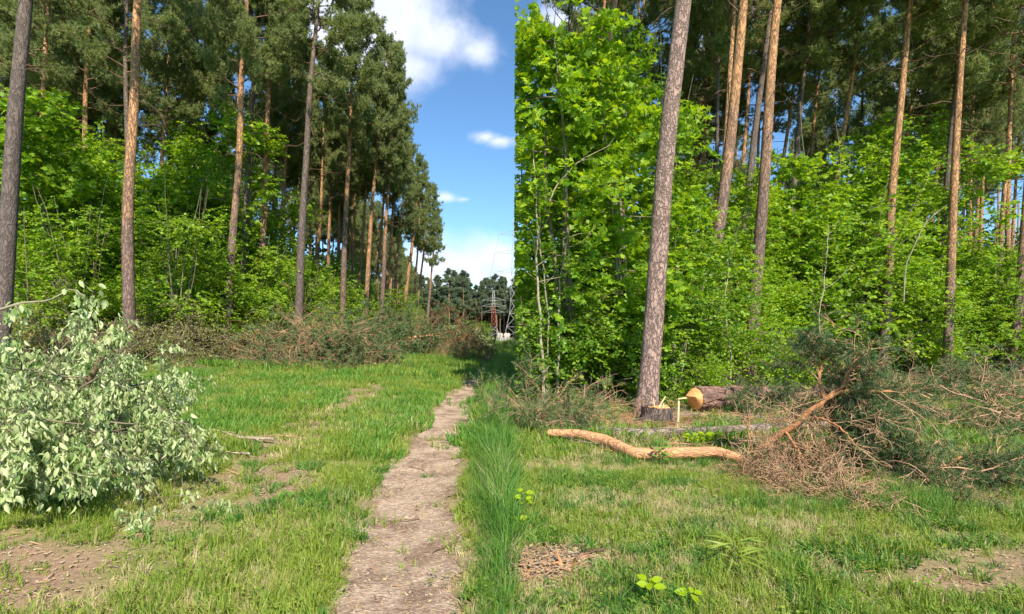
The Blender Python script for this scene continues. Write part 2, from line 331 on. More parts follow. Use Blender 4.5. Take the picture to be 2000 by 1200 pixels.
def groundmat():
    m, N, L = newmat('ground_soil_and_turf')
    g = N.new('ShaderNodeNewGeometry'); at = N.new('ShaderNodeVertexColor'); at.layer_name = 'cover'
    sp = N.new('ShaderNodeSeparateColor'); L.new(at.outputs[0], sp.inputs[0])
    pos = g.outputs['Position']
    nf = noise(N, L, pos, 22, 4, .7); nm = noise(N, L, pos, 2.2, 3); nb = noise(N, L, pos, .5, 3)
    green = mixc(N, L, nf, (.07, .12, .015), (.24, .31, .06)); dry = mixc(N, L, nf, (.20, .17, .07), (.42, .35, .17))
    rm = N.new('ShaderNodeMapRange'); rm.inputs[1].default_value = .46; rm.inputs[2].default_value = .68; L.new(nm, rm.inputs[0])
    turf = mixc(N, L, rm.outputs[0], green, dry)
    soil = mixc(N, L, noise(N, L, pos, 35, 5, .7), (.16, .098, .062), (.44, .30, .19))
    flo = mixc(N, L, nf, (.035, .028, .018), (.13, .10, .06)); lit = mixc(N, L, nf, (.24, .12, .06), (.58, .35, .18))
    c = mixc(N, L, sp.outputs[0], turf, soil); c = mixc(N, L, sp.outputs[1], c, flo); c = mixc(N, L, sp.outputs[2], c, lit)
    p = N.new('ShaderNodeBsdfPrincipled'); L.new(c, p.inputs['Base Color']); p.inputs['Roughness'].default_value = .95; p.inputs['Specular IOR Level'].default_value = .1
    b = N.new('ShaderNodeBump'); b.inputs['Strength'].default_value = .8; b.inputs['Distance'].default_value = .03; L.new(nf, b.inputs['Height']); L.new(b.outputs[0], p.inputs['Normal'])
    o = N.new('ShaderNodeOutputMaterial'); L.new(p.outputs[0], o.inputs[0]); return m
ground = gb.obj('ground', groundmat(), kind='structure')
ca = ground.data.color_attributes.new('cover', 'FLOAT_COLOR', 'POINT')
pd = path_d(XX, YY); br = np.maximum(bare(XX, YY), (1 - sstep(-.05, .3, pd)) * .8)
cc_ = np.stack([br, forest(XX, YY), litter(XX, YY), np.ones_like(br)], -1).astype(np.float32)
ca.data.foreach_set('color', cc_.ravel())

# footpath: a ragged sheet just above the ground
yv = np.concatenate([np.arange(2, 14, .05), np.geomspace(14, 165, 220)]); cw, hw = path_c(yv)
nseg = 18; pb = B()
e1 = .30 * (fbm(yv, yv * 0, 2.1, 51, 5) - .5) * 2; e2 = .24 * (fbm(yv, yv * 0, 1.9, 61, 5) - .5) * 2
tt = np.linspace(0, 1, nseg)[None]
lx = (cw - hw + e1)[:, None]; rx = (cw + hw + e2)[:, None]
PX = lx + (rx - lx) * tt; PY = np.repeat(yv[:, None], nseg, 1); PZ = hgt(PX, PY) + .012 - .022 * np.sin(tt * math.pi) + .018 * np.sin(tt * math.pi) 
i = np.arange(len(yv) - 1)[:, None] * nseg; j = np.arange(nseg - 1)[None]
pb.add(np.stack([PX, PY, PZ], -1), np.stack([i + j, i + j + 1, i + nseg + j + 1, i + nseg + j], -1).reshape(-1, 4))
def pathmat():
    m, N, L = newmat('trodden_path_soil'); g = N.new('ShaderNodeNewGeometry'); pos = g.outputs['Position']
    mp = N.new('ShaderNodeMapping'); mp.inputs['Scale'].default_value = (1, 2.2, 1); L.new(pos, mp.inputs[0])
    a = noise(N, L, mp.outputs[0], 26, 6, .75); b_ = noise(N, L, pos, 2.6, 5, .65); v = N.new('ShaderNodeTexVoronoi'); v.inputs['Scale'].default_value = 40; L.new(mp.outputs[0], v.inputs['Vector'])
    c = ramp(N, L, a, [(.30, (.22, .15, .10)), (.5, (.47, .335, .235)), (.66, (.78, .62, .46))])
    rr = N.new('ShaderNodeMapRange'); rr.inputs[1].default_value = .42; rr.inputs[2].default_value = .62; L.new(b_, rr.inputs[0])
    c = mixc(N, L, rr.outputs[0], c, mixc(N, L, 1.0, c, (.52, .48, .46), 'MULTIPLY'))
    p = N.new('ShaderNodeBsdfPrincipled'); L.new(c, p.inputs['Base Color']); p.inputs['Roughness'].default_value = .95; p.inputs['Specular IOR Level'].default_value = .1
    h = mth(N, L, 'ADD', a, mth(N, L, 'MULTIPLY', v.outputs['Distance'], .4))
    b = N.new('ShaderNodeBump'); b.inputs['Strength'].default_value = .9; b.inputs['Distance'].default_value = .02; L.new(h, b.inputs['Height']); L.new(b.outputs[0], p.inputs['Normal'])
    o = N.new('ShaderNodeOutputMaterial'); L.new(p.outputs[0], o.inputs[0]); return m
pb.obj('footpath', pathmat(), kind='structure')

# ------------------------------------------------------------------ scatter (only for what nobody could count)
def scatter(name, pts, rot, scl, kind, protos, label, cat, group=None):
    me = bpy.data.meshes.new(name); me.vertices.add(len(pts)); me.vertices.foreach_set('co', pts.astype(np.float32).ravel())
    for nm, ty, d in (('rot', 'FLOAT_VECTOR', rot), ('scl', 'FLOAT', scl), ('knd', 'INT', kind)):
        a = me.attributes.new(nm, ty, 'POINT')
        a.data.foreach_set('vector' if ty == 'FLOAT_VECTOR' else 'value', np.ascontiguousarray(d, dtype=np.int32 if ty == 'INT' else np.float32).ravel())
    o = place(name, me, label=label, cat=cat, kind='stuff')
    ng = bpy.data.node_groups.new(name, 'GeometryNodeTree')
    ng.interface.new_socket('Geometry', in_out='INPUT', socket_type='NodeSocketGeometry'); ng.interface.new_socket('Geometry', in_out='OUTPUT', socket_type='NodeSocketGeometry')
    N, L = ng.nodes, ng.links
    gi = N.new('NodeGroupInput'); go = N.new('NodeGroupOutput'); jn = N.new('GeometryNodeJoinGeometry'); L.new(jn.outputs[0], go.inputs[0])
    def attr(nm, ty):
        a = N.new('GeometryNodeInputNamedAttribute'); a.data_type = ty; a.inputs[0].default_value = nm; return a.outputs[0]
    r_, s_, k_ = attr('rot', 'FLOAT_VECTOR'), attr('scl', 'FLOAT'), attr('knd', 'INT')
    for q, me_p in enumerate(protos):
        po = bpy.data.objects.new(name + '_tuft', me_p)
        oi = N.new('GeometryNodeObjectInfo'); oi.inputs[0].default_value = po; oi.transform_space = 'ORIGINAL'
        cmp = N.new('FunctionNodeCompare'); cmp.data_type = 'INT'; cmp.operation = 'EQUAL'; L.new(k_, cmp.inputs[2]); cmp.inputs[3].default_value = q
        ip = N.new('GeometryNodeInstanceOnPoints'); L.new(gi.outputs[0], ip.inputs['Points']); L.new(cmp.outputs[0], ip.inputs['Selection'])
        L.new(oi.outputs['Geometry'], ip.inputs['Instance']); L.new(r_, ip.inputs['Rotation']); L.new(s_, ip.inputs['Scale']); L.new(ip.outputs[0], jn.inputs[0])
    mo = o.modifiers.new('scatter', 'NODES'); mo.node_group = ng
    return o
def tuft(rng, n, r, h, w, mat, lean=.5, segs=2, hv=.4):
    b = B()
    a = rng.uniform(0, 6.283, n); rr = r * np.sqrt(rng.uniform(0, 1, n))
    P = np.stack([np.cos(a) * rr, np.sin(a) * rr, np.full(n, -.01)], -1)
    la = a + rng.normal(0, 1, n); ln = np.abs(rng.normal(0, lean, n))
    D0 = unit(np.stack([np.cos(la) * ln * .5, np.sin(la) * ln * .5, np.ones(n)], -1))
    D1 = unit(np.stack([np.cos(la) * ln * 1.6, np.sin(la) * ln * 1.6, np.ones(n) * .8], -1))
    H = h * rng.uniform(1 - hv, 1 + hv, n); sa = rng.uniform(0, 6.283, n)
    S = np.stack([np.cos(sa), np.sin(sa), np.zeros(n)], -1) * w / 2
    M1 = P + D0 * H[:, None] * .5; T = M1 + D1 * H[:, None] * .55
    X = np.stack([P - S, P + S, M1 + S * .8, M1 - S * .8, T], 1)
    k = np.arange(n)[:, None] * 5
    b.add(X.reshape(-1, 3), k + np.array([[0, 1, 2, 3]]))
    b.f.append((k + np.array([[3, 2, 4]]), 0))
    return b.mesh('grass_tuft', mat)
def weed(rng, n, r, mat, L_=.035):
    b = B(); a = rng.uniform(0, 6.283, n); rr = r * np.sqrt(rng.uniform(0, 1, n))
    P = np.stack([np.cos(a) * rr, np.sin(a) * rr, rng.uniform(.01, .05, n)], -1)
    U = np.stack([np.cos(a), np.sin(a), rng.uniform(-.1, .6, n)], -1); N_ = np.stack([rng.normal(0, .3, n), rng.normal(0, .3, n), np.ones(n)], -1)
    b.leaves(P, U, N_, L_ * rng.uniform(.6, 1.3, n), L_ * .7, T_DIA); return b.mesh('weed_tuft', mat)
rg = np.random.default_rng(11)
tufts = [tuft(rg, 22, .05, .06, .006, M['grass'], .8), tuft(rg, 22, .06, .05, .006, M['grass'], 1.1), tuft(rg, 18, .05, .10, .006, M['grass'], .6), tuft(rg, 16, .05, .06, .005, M['grass_dry'], 1.3),
         weed(rg, 16, .06, M['grass'], .022), tuft(rg, 26, .06, .085, .008, M['grass_deep'], .9), tuft(rg, 30, .14, .10, .014, M['grass'], .9), tuft(rg, 26, .14, .09, .014, M['grass_dry'], 1.0),
         tuft(rg, 34, .20, .13, .018, M['grass_tall'], .8)]
def field(rng, ymin, ymax, dens, xl, xr):
    n = int((ymax - ymin) * (xr - xl) * dens)
    return rng.uniform(xl, xr, n), rng.uniform(ymin, ymax, n)
def inview(x, y, m=.5): return np.abs(x) < y * 1000 / F + m
gx, gy, gk, gs = [], [], [], []
def push(x, y, k, s): gx.append(x); gy.append(y); gk.append(k); gs.append(s)
for (y0, y1, dn, big) in ((2.4, 4, 620, 0), (4, 6.5, 420, 0), (6.5, 10, 170, 1), (10, 17, 70, 1), (17, 32, 24, 2), (32, 75, 6, 3)):
    x, y = field(rg, y0, y1, dn, -y1 * 1.0 - 2.2 if y1 < 17 else -16, y1 * 1.0 + 2.2 if y1 < 17 else (12 if y1 < 33 else 0))
    k_ = inview(x, y, 2.2); x, y = x[k_], y[k_]
    pdn = path_d(x, y); pdn = pdn + .22 * (fbm(x, y, 3.3, 55) - .5); p = 1 - sstep(.12, -.03, pdn) * .99
    p *= 1 - .9 * sstep(.25, .6, bare(x, y)); p *= 1 - .97 * np.clip(forest(x, y), 0, 1); p *= 1 - .93 * sstep(.25, .7, litter(x, y))
    p *= .35 + 1.1 * sstep(.3, .6, fbm(x, y, 1.3, 71))
    k_ = rg.uniform(0, 1, len(x)) < p; x, y = x[k_], y[k_]
    # dryness: the turf on the right is strawier, the far lawn greener
    dry = sstep(.47, .58, fbm(x, y, 1.5, 81)) * np.where(x > -.2, .6, .42) + .10 + .14 * (x > 0)
    dry *= 1 - sstep(7, 14, y) * .55
    u = rg.uniform(0, 1, len(x)); v = rg.uniform(0, 1, len(x)); lush = sstep(.46, .60, fbm(x, y, 1.5, 91))
    kk = np.where(u < dry, 3, np.where(v < .3, 0, np.where(v < .55, 1, np.where(v < .85, 2, 4))))
    kk = np.where((u >= dry) & (lush > .5) & (v < .65), 5, kk)
    if big >= 1: kk = np.where(kk == 3, 7, np.where(kk == 5, 8, 6))
    s = rg.uniform(.7, 1.35, len(x)) * (1, 1.0, 1.6, 2.6)[big] * (.75 + .6 * vnoise(x, y, .7, 95))
    push(x, y, kk, s)
x = np.concatenate(gx); y = np.concatenate(gy); k_ = np.concatenate(gk); s_ = np.concatenate(gs)
rot = np.stack([rg.normal(0, .12, len(x)), rg.normal(0, .12, len(x)), rg.uniform(0, 6.283, len(x))], -1)
scatter('meadow_grass', np.stack([x, y, hgt(x, y)], -1), rot, s_, k_, tufts, 'short green and straw coloured grass covering the clearing', 'grass')
# tall grass: strip right of the path, and along the wood's edge
tall = [tuft(rg, 26, .09, .40, .012, M['grass_deep'], .95), tuft(rg, 22, .12, .34, .011, M['grass_deep'], 1.1), tuft(rg, 20, .08, .5, .008, M['grass_dry'], .35), tuft(rg, 40, .2, .34, .02, M['grass_tall'], .5)]
X, Y, K, S = [], [], [], []
for y0, y1, dn, sc, far in ((2.2, 6, 420, .72, 0), (6, 12, 150, .8, 0), (12, 30, 45, 1.05, 1), (30, 80, 5, 1.5, 1)):
    x, y = field(rg, y0, y1, dn, -2, .3); c, w = path_c(y); lim = c + w + .03 + .16 * fbm(y, y * 0, 1.3, 99)
    ok = (x > lim) & (x < -.10 + .16 * rg.uniform(0, 1, len(x)) ** 2)
    x, y = x[ok], y[ok]; d = x - (lim[ok]); X.append(x); Y.append(y); K.append(np.where(rg.uniform(0, 1, len(x)) < .05, 2, 3 if far else rg.integers(0, 2, len(x))))
    S.append(sc * (.35 + .65 * sstep(0, .35, d)) * rg.uniform(.7, 1.2, len(x)))
# edge of the left brush piles and the right wood
for px, py, rx, ry, n, sc in ((780, 700, 3, 3, 420, .7), (1040, 880, .8, .5, 60, .4), (700, 712, 2, 1.5, 160, .7), (1600, 1000, 1.0, .3, 60, .35), (1780, 985, .9, .4, 90, .42), (1350, 905, 1.6, .25, 90, .35),
                               (560, 715, 4, .8, 200, .5), (1900, 900, 1.5, .8, 120, .35), (1290, 880, .1, .05, 6, .5)):
    g = G(px, py); x = g[0] + rg.normal(0, rx / 2, n); y = g[1] + rg.normal(0, ry / 2, n)
    X.append(x); Y.append(y); K.append(rg.integers(0, 2, n)); S.append(sc * rg.uniform(.6, 1.2, n))
x, y, k_, s_ = map(np.concatenate, (X, Y, K, S))
rot = np.stack([rg.normal(0, .1, len(x)), rg.normal(0, .1, len(x)), rg.uniform(0, 6.283, len(x))], -1)
scatter('tall_grass', np.stack([x, y, hgt(x, y)], -1), rot, s_, k_, tall, 'tall lush grass growing beside the footpath and along the brushwood', 'grass')
# chips and small stones on the path, bare ground and around the felled trees
def chip(rng, L_, w, h, mat):
    b = B()
    v = A([[-1, -.8, 0], [1, -1, 0], [.8, 1, 0], [-1.1, .7, 0], [-.7, -.5, 1], [.7, -.6, 1], [.6, .6, 1.1], [-.8, .5, .9]]) * A([L_ / 2, w / 2, h]) * rng.uniform(.8, 1.2, (8, 3))
    b.add(v, [[0, 1, 5, 4], [1, 2, 6, 5], [2, 3, 7, 6], [3, 0, 4, 7], [4, 5, 6, 7]]); return b.mesh('wood_chip', mat, False)
M['stone'] = plain('small_stone', (.55, .44, .36), (.34, .26, .21), 25)
chips = [chip(rg, .022, .008, .003, M['chip']), chip(rg, .010, .008, .004, M['stone']), chip(rg, .045, .004, .004, M['twig_grey']), chip(rg, .022, .010, .003, M['straw']), chip(rg, .075, .009, .006, M['chip'])]
x, y = field(rg, 2.5, 8, 900, -2, 0); ok = (path_d(x, y) < .02) & (rg.uniform(0, 1, len(x)) < .4 * (.3 + 1.2 * fbm(x, y, 1.4, 5))); x1, y1 = x[ok], y[ok]
x, y = field(rg, 2.5, 7, 420, -6, 4); ok = (rg.uniform(0, 1, len(x)) < .9 * bare(x, y)) & inview(x, y); x2, y2 = x[ok], y[ok]
x, y = field(rg, 6.5, 13, 330, -.0, 9); ok = (rg.uniform(0, 1, len(x)) < litter(x, y) ** 1.2) & inview(x, y); x3, y3 = x[ok], y[ok]
g = G(1060, 1105); n4 = 1500; x4 = g[0] + .12 + rg.normal(0, .26, n4); y4 = g[1] + rg.normal(0, .15, n4)
x, y = np.concatenate([x1, x2, x3, x4]), np.concatenate([y1, y2, y3, y4])
k_ = np.concatenate([rg.choice([0, 1, 1, 3, 3, 3, 0, 2], len(x1) + len(x2)), rg.choice([0, 3, 4, 4, 2], len(x3)), rg.choice([0, 0, 2, 4, 3, 3], n4)])
x5, y5 = field(rg, 2.5, 9, 60, -6, 8); ok = inview(x5, y5); x5, y5 = x5[ok], y5[ok]
x, y = np.concatenate([x, x5]), np.concatenate([y, y5]); k_ = np.concatenate([k_, rg.choice([2, 3, 4], len(x5))])
z = hgt(x, y) + .012; z[len(x1) + len(x2) + len(x3):len(x1) + len(x2) + len(x3) + n4] += rg.uniform(0, .035, n4) * np.exp(-((x4 - g[0]) / .3) ** 2)
rot = np.stack([rg.normal(0, .25, len(x)), rg.normal(0, .25, len(x)), rg.uniform(0, 6.283, len(x))], -1)
scatter('wood_chips_and_pebbles', np.stack([x, y, z], -1), rot, rg.uniform(.5, 1.5, len(x)), k_, chips, 'wood chips, straw bits and pebbles strewn on path and bare soil', 'debris')

def twigm(rng, L_, mat):
    b = B(); P, _ = polyline2(rng, L_); b.tube(P, np.linspace(.006, .002, 6), 4)
    for k in range(3):
        i = rng.integers(1, 5); d = unit(P[5] - P[0] + rng.normal(0, .5 * L_, 3) * [1, 1, .4]); b.tube(np.array([P[i], P[i] + d * L_ * .2, P[i] + d * L_ * .35 + [0, 0, .01]]), [.004, .003, .0015], 3)
    return b.mesh('twig', mat)
def polyline2(rng, L_):
    d = np.array([1., 0, .05]); p = [np.array([0, 0, .02])]
    for _ in range(5): d = unit(d + rng.normal(0, .2, 3) * [1, 1, .5]); p.append(p[-1] + d * L_ / 5)
    P = np.array(p); P[:, 2] = np.maximum(P[:, 2], .01); return P, d
tw = [twigm(rg, .35, M['twig']), twigm(rg, .5, M['twig_grey']), twigm(rg, .25, M['twig_orange'])]
x, y = field(rg, 6.3, 14, 26, -.0, 12); ok = (rg.uniform(0, 1, len(x)) < .15 + litter(x, y)) & (y > 6.6) & (x > .2); xa, ya = x[ok], y[ok]
x, y = field(rg, 14, 24, 10, -16, -3); ok = (x < edge_left(y) + 3 + rg.normal(0, 1, len(x))); xb, yb = x[ok], y[ok]
x, y = np.concatenate([xa, xb]), np.concatenate([ya, yb])
scatter('fallen_twigs', np.stack([x, y, hgt(x, y) + .03], -1), np.stack([rg.normal(0, .15, len(x)), rg.normal(0, .2, len(x)), rg.uniform(0, 6.283, len(x))], -1), rg.uniform(.6, 1.6, len(x)), rg.integers(0, 3, len(x)), tw, 'small broken twigs littering the ground round the felled trees', 'twigs')
# ------------------------------------------------------------------ pine trees
def polyline(rng, p, d, L_, n, wig, grav=0.0):
    pts = [np.array(p, float)]; d = unit(d)
    for _ in range(n):
        d = unit(d + rng.normal(0, wig, 3) + np.array([0, 0, grav])); pts.append(pts[-1] + d * L_ / n)
    return np.array(pts), d
def add_needles(b, rng, P, D, per, ln, wd, m=0, spread=.9):
    P = np.repeat(P, per, 0); D = np.repeat(D, per, 0)
    off = rng.uniform(0, 1, (len(P), 1))
    U = unit(D * .75 + rng.normal(0, spread * .6, P.shape)); N_ = rng.normal(0, 1, P.shape)
    b.leaves(P + D * off * ln * .9 - D * ln * .3, U, N_, ln * rng.uniform(.7, 1.2, len(P)), wd, T_NEED, m)
def pine_crown(seed, z0=13., z1=22.6, R=2.9, limbs=42, per=22, ln=.19, wd=.026, dens=1.35, dead=10, edge=False, mat='needle'):
    rng = np.random.default_rng(seed); b = B(); TP, TD = [], []
    H = z1 - z0
    for i in range(limbs):
        t = (i + rng.uniform(0, 1)) / limbs; z = z0 + H * t
        prof = (1 - t) ** .55 * (.55 + .45 * min(1, t * 4)) + .1; a = i * 2.4 + rng.normal(0, .5)
        L_ = R * prof * rng.uniform(.65, 1.2)
        d = np.array([math.cos(a), math.sin(a), .15 + .55 * t])
        pts, de = polyline(rng, (0, 0, z), d, L_, 6, .16, .05)
        b.tube(pts, np.linspace(.04 * (1 - t * .6), .010, 7), 4, 1)
        nb = int(5 + L_ * 3.0)
        for j in range(nb):
            s = rng.uniform(.3, 1.0); q = pts[int(s * 6 - .01)] * (1 - (s * 6 % 1)) + pts[min(6, int(s * 6 - .01) + 1)] * (s * 6 % 1)
            dd = unit(de + rng.normal(0, .75, 3) + np.array([0, 0, .25])); l2 = rng.uniform(.35, .9) * (1.25 - .5 * s) * (.6 + .25 * L_)
            p2, d2 = polyline(rng, q, dd, l2, 3, .22, .08); b.tube(p2, [.018, .014, .01, .006], 3, 1)
            for w in range(int(8 * dens)):
                u = rng.uniform(.25, 1.0) * 3; k = min(2, int(u)); c = p2[k] + (p2[k + 1] - p2[k]) * (u - k)
                TP.append(c + rng.normal(0, .12, 3)); TD.append(unit(d2 + rng.normal(0, .6, 3) + np.array([0, 0, .5])))
    for i in range(dead):
        z = rng.uniform(z0 * .55, z0 + 1); a = rng.uniform(0, 6.28); L_ = rng.uniform(.5, 2.2)
        pts, de = polyline(rng, (0, 0, z), (math.cos(a), math.sin(a), rng.uniform(-.3, .4)), L_, 5, .2, -.03)
        b.tube(pts, np.linspace(.019, .004, 6), 3, 1)
        for j in range(3):
            p2, _ = polyline(rng, pts[rng.integers(2, 5)], unit(de + rng.normal(0, .8, 3)), L_ * .35, 3, .3); b.tube(p2, [.01, .008, .006, .003], 3, 1)
    add_needles(b, rng, np.array(TP), np.array(TD), per, ln, wd)
    return b.mesh('pine_crown', [M[mat], M['limb']])
crowns = [pine_crown(101), pine_crown(102, 12, 22.6, 3.1), pine_crown(103, 14, 23, 2.7, 36), pine_crown(104, 13, 22.6, 3.2, 40)]
edge_crowns = [pine_crown(111, 11.8, 22.6, 2.8, 50, 20, .22, .034), pine_crown(112, 12.6, 22.6, 3.0, 48, 20, .22, .034)]
far_crowns = [pine_crown(121, 8, 22, 3.0, 36, 10, .5, .10, 1.2, 2, mat='needle_haze'), pine_crown(122, 7, 21, 3.2, 36, 10, .5, .10, 1.2, 2, mat='needle_haze'), pine_crown(123, 9, 22, 2.8, 34, 10, .5, .10, 1.2, 2, mat='needle_haze')]
def trunk_mesh(seed, mat, sides=14, rings=40, H=21.5, bark=.05, curve=.12):
    rng = np.random.default_rng(seed); b = B(); z = np.linspace(-.25, H, rings)
    t = np.clip(z / H, 0, 1); rad = (1 - .78 * t ** 1.15) * (1 + .35 * np.exp(-np.clip(z, 0, 9) / .28))
    px, py = rng.uniform(0, 6, 2); cx = curve * np.sin(z * .35 + px) + curve * .4 * np.sin(z * .9 + py); cy = curve * np.sin(z * .3 + py); cx -= cx[0]; cy -= cy[0]
    th = np.arange(sides)[None] / sides * 8; disp = bark * (fbm(th + 0 * z[:, None], z[:, None] * 1.5 + 0 * th, 2.0, seed) - .5) * 2
    # rings are horizontal and the radius is 1: scaled in x and y when placed
    pts = np.stack([cx * 0, cy * 0, z], -1); b.tube(pts, rad, sides, disp=disp)
    v = b.v[0]; zi = np.repeat(np.arange(rings), sides); v[:, 0] += cx[zi] * 6; v[:, 1] += cy[zi] * 6
    return b.mesh('pine_trunk', mat), (z, cx * 6, cy * 6)
trunks = [trunk_mesh(201 + i, M['bark'], curve=.06)[0] for i in range(4)] + [trunk_mesh(211, M['bark_dark'], curve=.07)[0], trunk_mesh(212, M['bark_dark'], curve=.06)[0]]
pt_rng = random.Random(5)
def pine(p1, p2, D, wpx, label, dark=False, H=None, group=None, edge=False, crown=True, hero=False):
    """p1, p2: two pixels on the trunk (low, high); wpx: its width there"""
    a, c = W(p1[0], p1[1], D), W(p2[0], p2[1], D)
    sl = (c[0] - a[0]) / (c[2] - a[2]); z0 = 0.
    for _ in range(3): x0 = a[0] + sl * (z0 - a[2]); z0 = float(hgt(x0, D))
    H = H or pt_rng.uniform(20.5, 23.5); r = wpx / 2 / F * D * 1.12
    q = thing('pine_tree', label, 'pine tree', (x0, D, z0), (pt_rng.uniform(-.015, .015), math.atan(sl), 0), group)
    tm = trunks[4 + pt_rng.randrange(2)] if dark else trunks[pt_rng.randrange(4)]
    if hero:
        tm = trunk_mesh(240, M['bark_hero'], 40, 260, bark=.045, curve=.05)[0]
    rz = pt_rng.uniform(0, 6.28)
    place('trunk', tm, q, rot=(0, 0, rz), scale=(r, r, H / 22))
    if crown:
        cm = pt_rng.choice(edge_crowns if edge else crowns)
        s = H / 22; wd_ = pt_rng.uniform(.68, .85) if D > 30 else pt_rng.uniform(.8, 1.05); place('crown', cm, q, rot=(0, 0, pt_rng.uniform(0, 6.28)), scale=(s * wd_, s * wd_, s))
    return q
GL = 'pines of the left wood'; GR = 'pines of the right wood'
L = [((12, 560), (68, 5), 13.5, 27, 'thick grey leaning pine at the far left edge of the photo', True, GL),
     ((10, 280), (17, 5), 30, 6, 'thin pale trunk at the left margin behind the thick grey pine', False, GL),
     ((74, 330), (86, 20), 24, 13, 'orange flaking pine just right of the thick grey leaning pine', False, GL),
     ((118, 250), (124, 5), 27, 13, 'dark brown pine behind leaves between two orange trunks on left', True, GL),
     ((160, 230), (173, 5), 25, 12, 'orange barked pine with its foot lost in maple leaves on left', False, GL),
     ((196, 200), (206, 10), 36, 7, 'slim dark pine left of the tall straight purple brown pine', True, GL),
     ((253, 600), (266, 5), 17, 20, 'tall straight purple brown pine rising behind the wilted bush', False, GL),
     ((236, 560), (249, 20), 24, 12, 'grey pine standing close behind the tall straight purple brown pine', True, GL),
     ((310, 350), (334, 60), 28, 9, 'slim leaning orange pine right of the purple brown pine', False, GL),
     ((441, 600), (475, 5), 22.5, 15, 'orange topped pine leaning right at centre of the left wood', False, GL),
     ((484, 440), (506, 5), 25, 12, 'dark trunk just right of the orange topped leaning pine', True, GL),
     ((508, 560), (531, 30), 26, 12, 'orange brown pine with grey foot beside the dark trunk', False, GL),
     ((555, 350), (562, 170), 33, 9, 'orange pine behind the bright maple bush in left wood', False, GL),
     ((582, 600), (606, 180), 24.5, 15, 'dark grey crooked pine with foot at left of brush pile', True, GL),
     ((620, 500), (628, 250), 38, 7, 'slim orange pine right of the dark grey crooked pine', False, GL),
     ((671, 610), (679, 280), 31, 11, 'bright orange pine standing behind the grey brush pile', False, GL),
     ((686, 560), (692, 420), 44, 6, 'thin red pine right of the bright orange pine', False, GL),
     ((716, 595), (735, 330), 36, 9, 'orange pine leaning right at the corner of the left wood', False, GL),
     ((733, 590), (744, 420), 42, 6, 'thin grey footed pine inside the corner group of left wood', False, GL),
     ((747, 600), (760, 360), 38, 8, 'tallest orange pine of the corner group behind brown brush', False, GL),
     ((755, 600), (768, 400), 45, 7, 'right hand slim pine of the corner group', False, GL),
     ((792, 600), (803, 490), 55, 8, 'leaning yellow orange pine past the corner group', False, GL),
     ((817, 600), (824, 540), 66, 5, 'short looking pine trunk beyond the leaning yellow orange pine', False, GL),
     ((838, 600), (843, 530), 80, 5, 'last orange trunk before the far treeline', False, GL)]
L += [((95, 300), (100, 60), 34, 8, 'slim orange trunk between the two thickest trunks at far left', False, GL),
      ((385, 300), (392, 40), 30, 8, 'dark thin pine behind the bright maple of left wood', True, GL),
      ((415, 330), (424, 60), 34, 8, 'slim orange pine left of the orange topped leaning pine', False, GL),
      ((535, 420), (545, 180), 36, 7, 'slim orange trunk right of the grey footed orange brown pine', False, GL),
      ((575, 420), (584, 260), 40, 6, 'thin orange trunk just left of the dark grey crooked pine', False, GL),
      ((640, 520), (648, 330), 40, 7, 'slim orange trunk left of the bright orange pine', False, GL),
      ((655, 520), (662, 380), 46, 6, 'thin reddish trunk close behind the bright orange pine', False, GL),
      ((702, 590), (712, 420), 41, 7, 'slim orange trunk at left of the corner group', False, GL),
      ((770, 600), (780, 470), 52, 6, 'thin orange trunk right of the corner group', False, GL),
      ((805, 600), (812, 520), 62, 5, 'thin orange trunk just past the leaning yellow orange pine', False, GL)]
for p1, p2, D, w, lab, dk, grp in L:
    pine(p1, p2, D, w, lab, dk, 19. if D > 50 else (21. if D > 34 else None), grp, edge=D > 30)
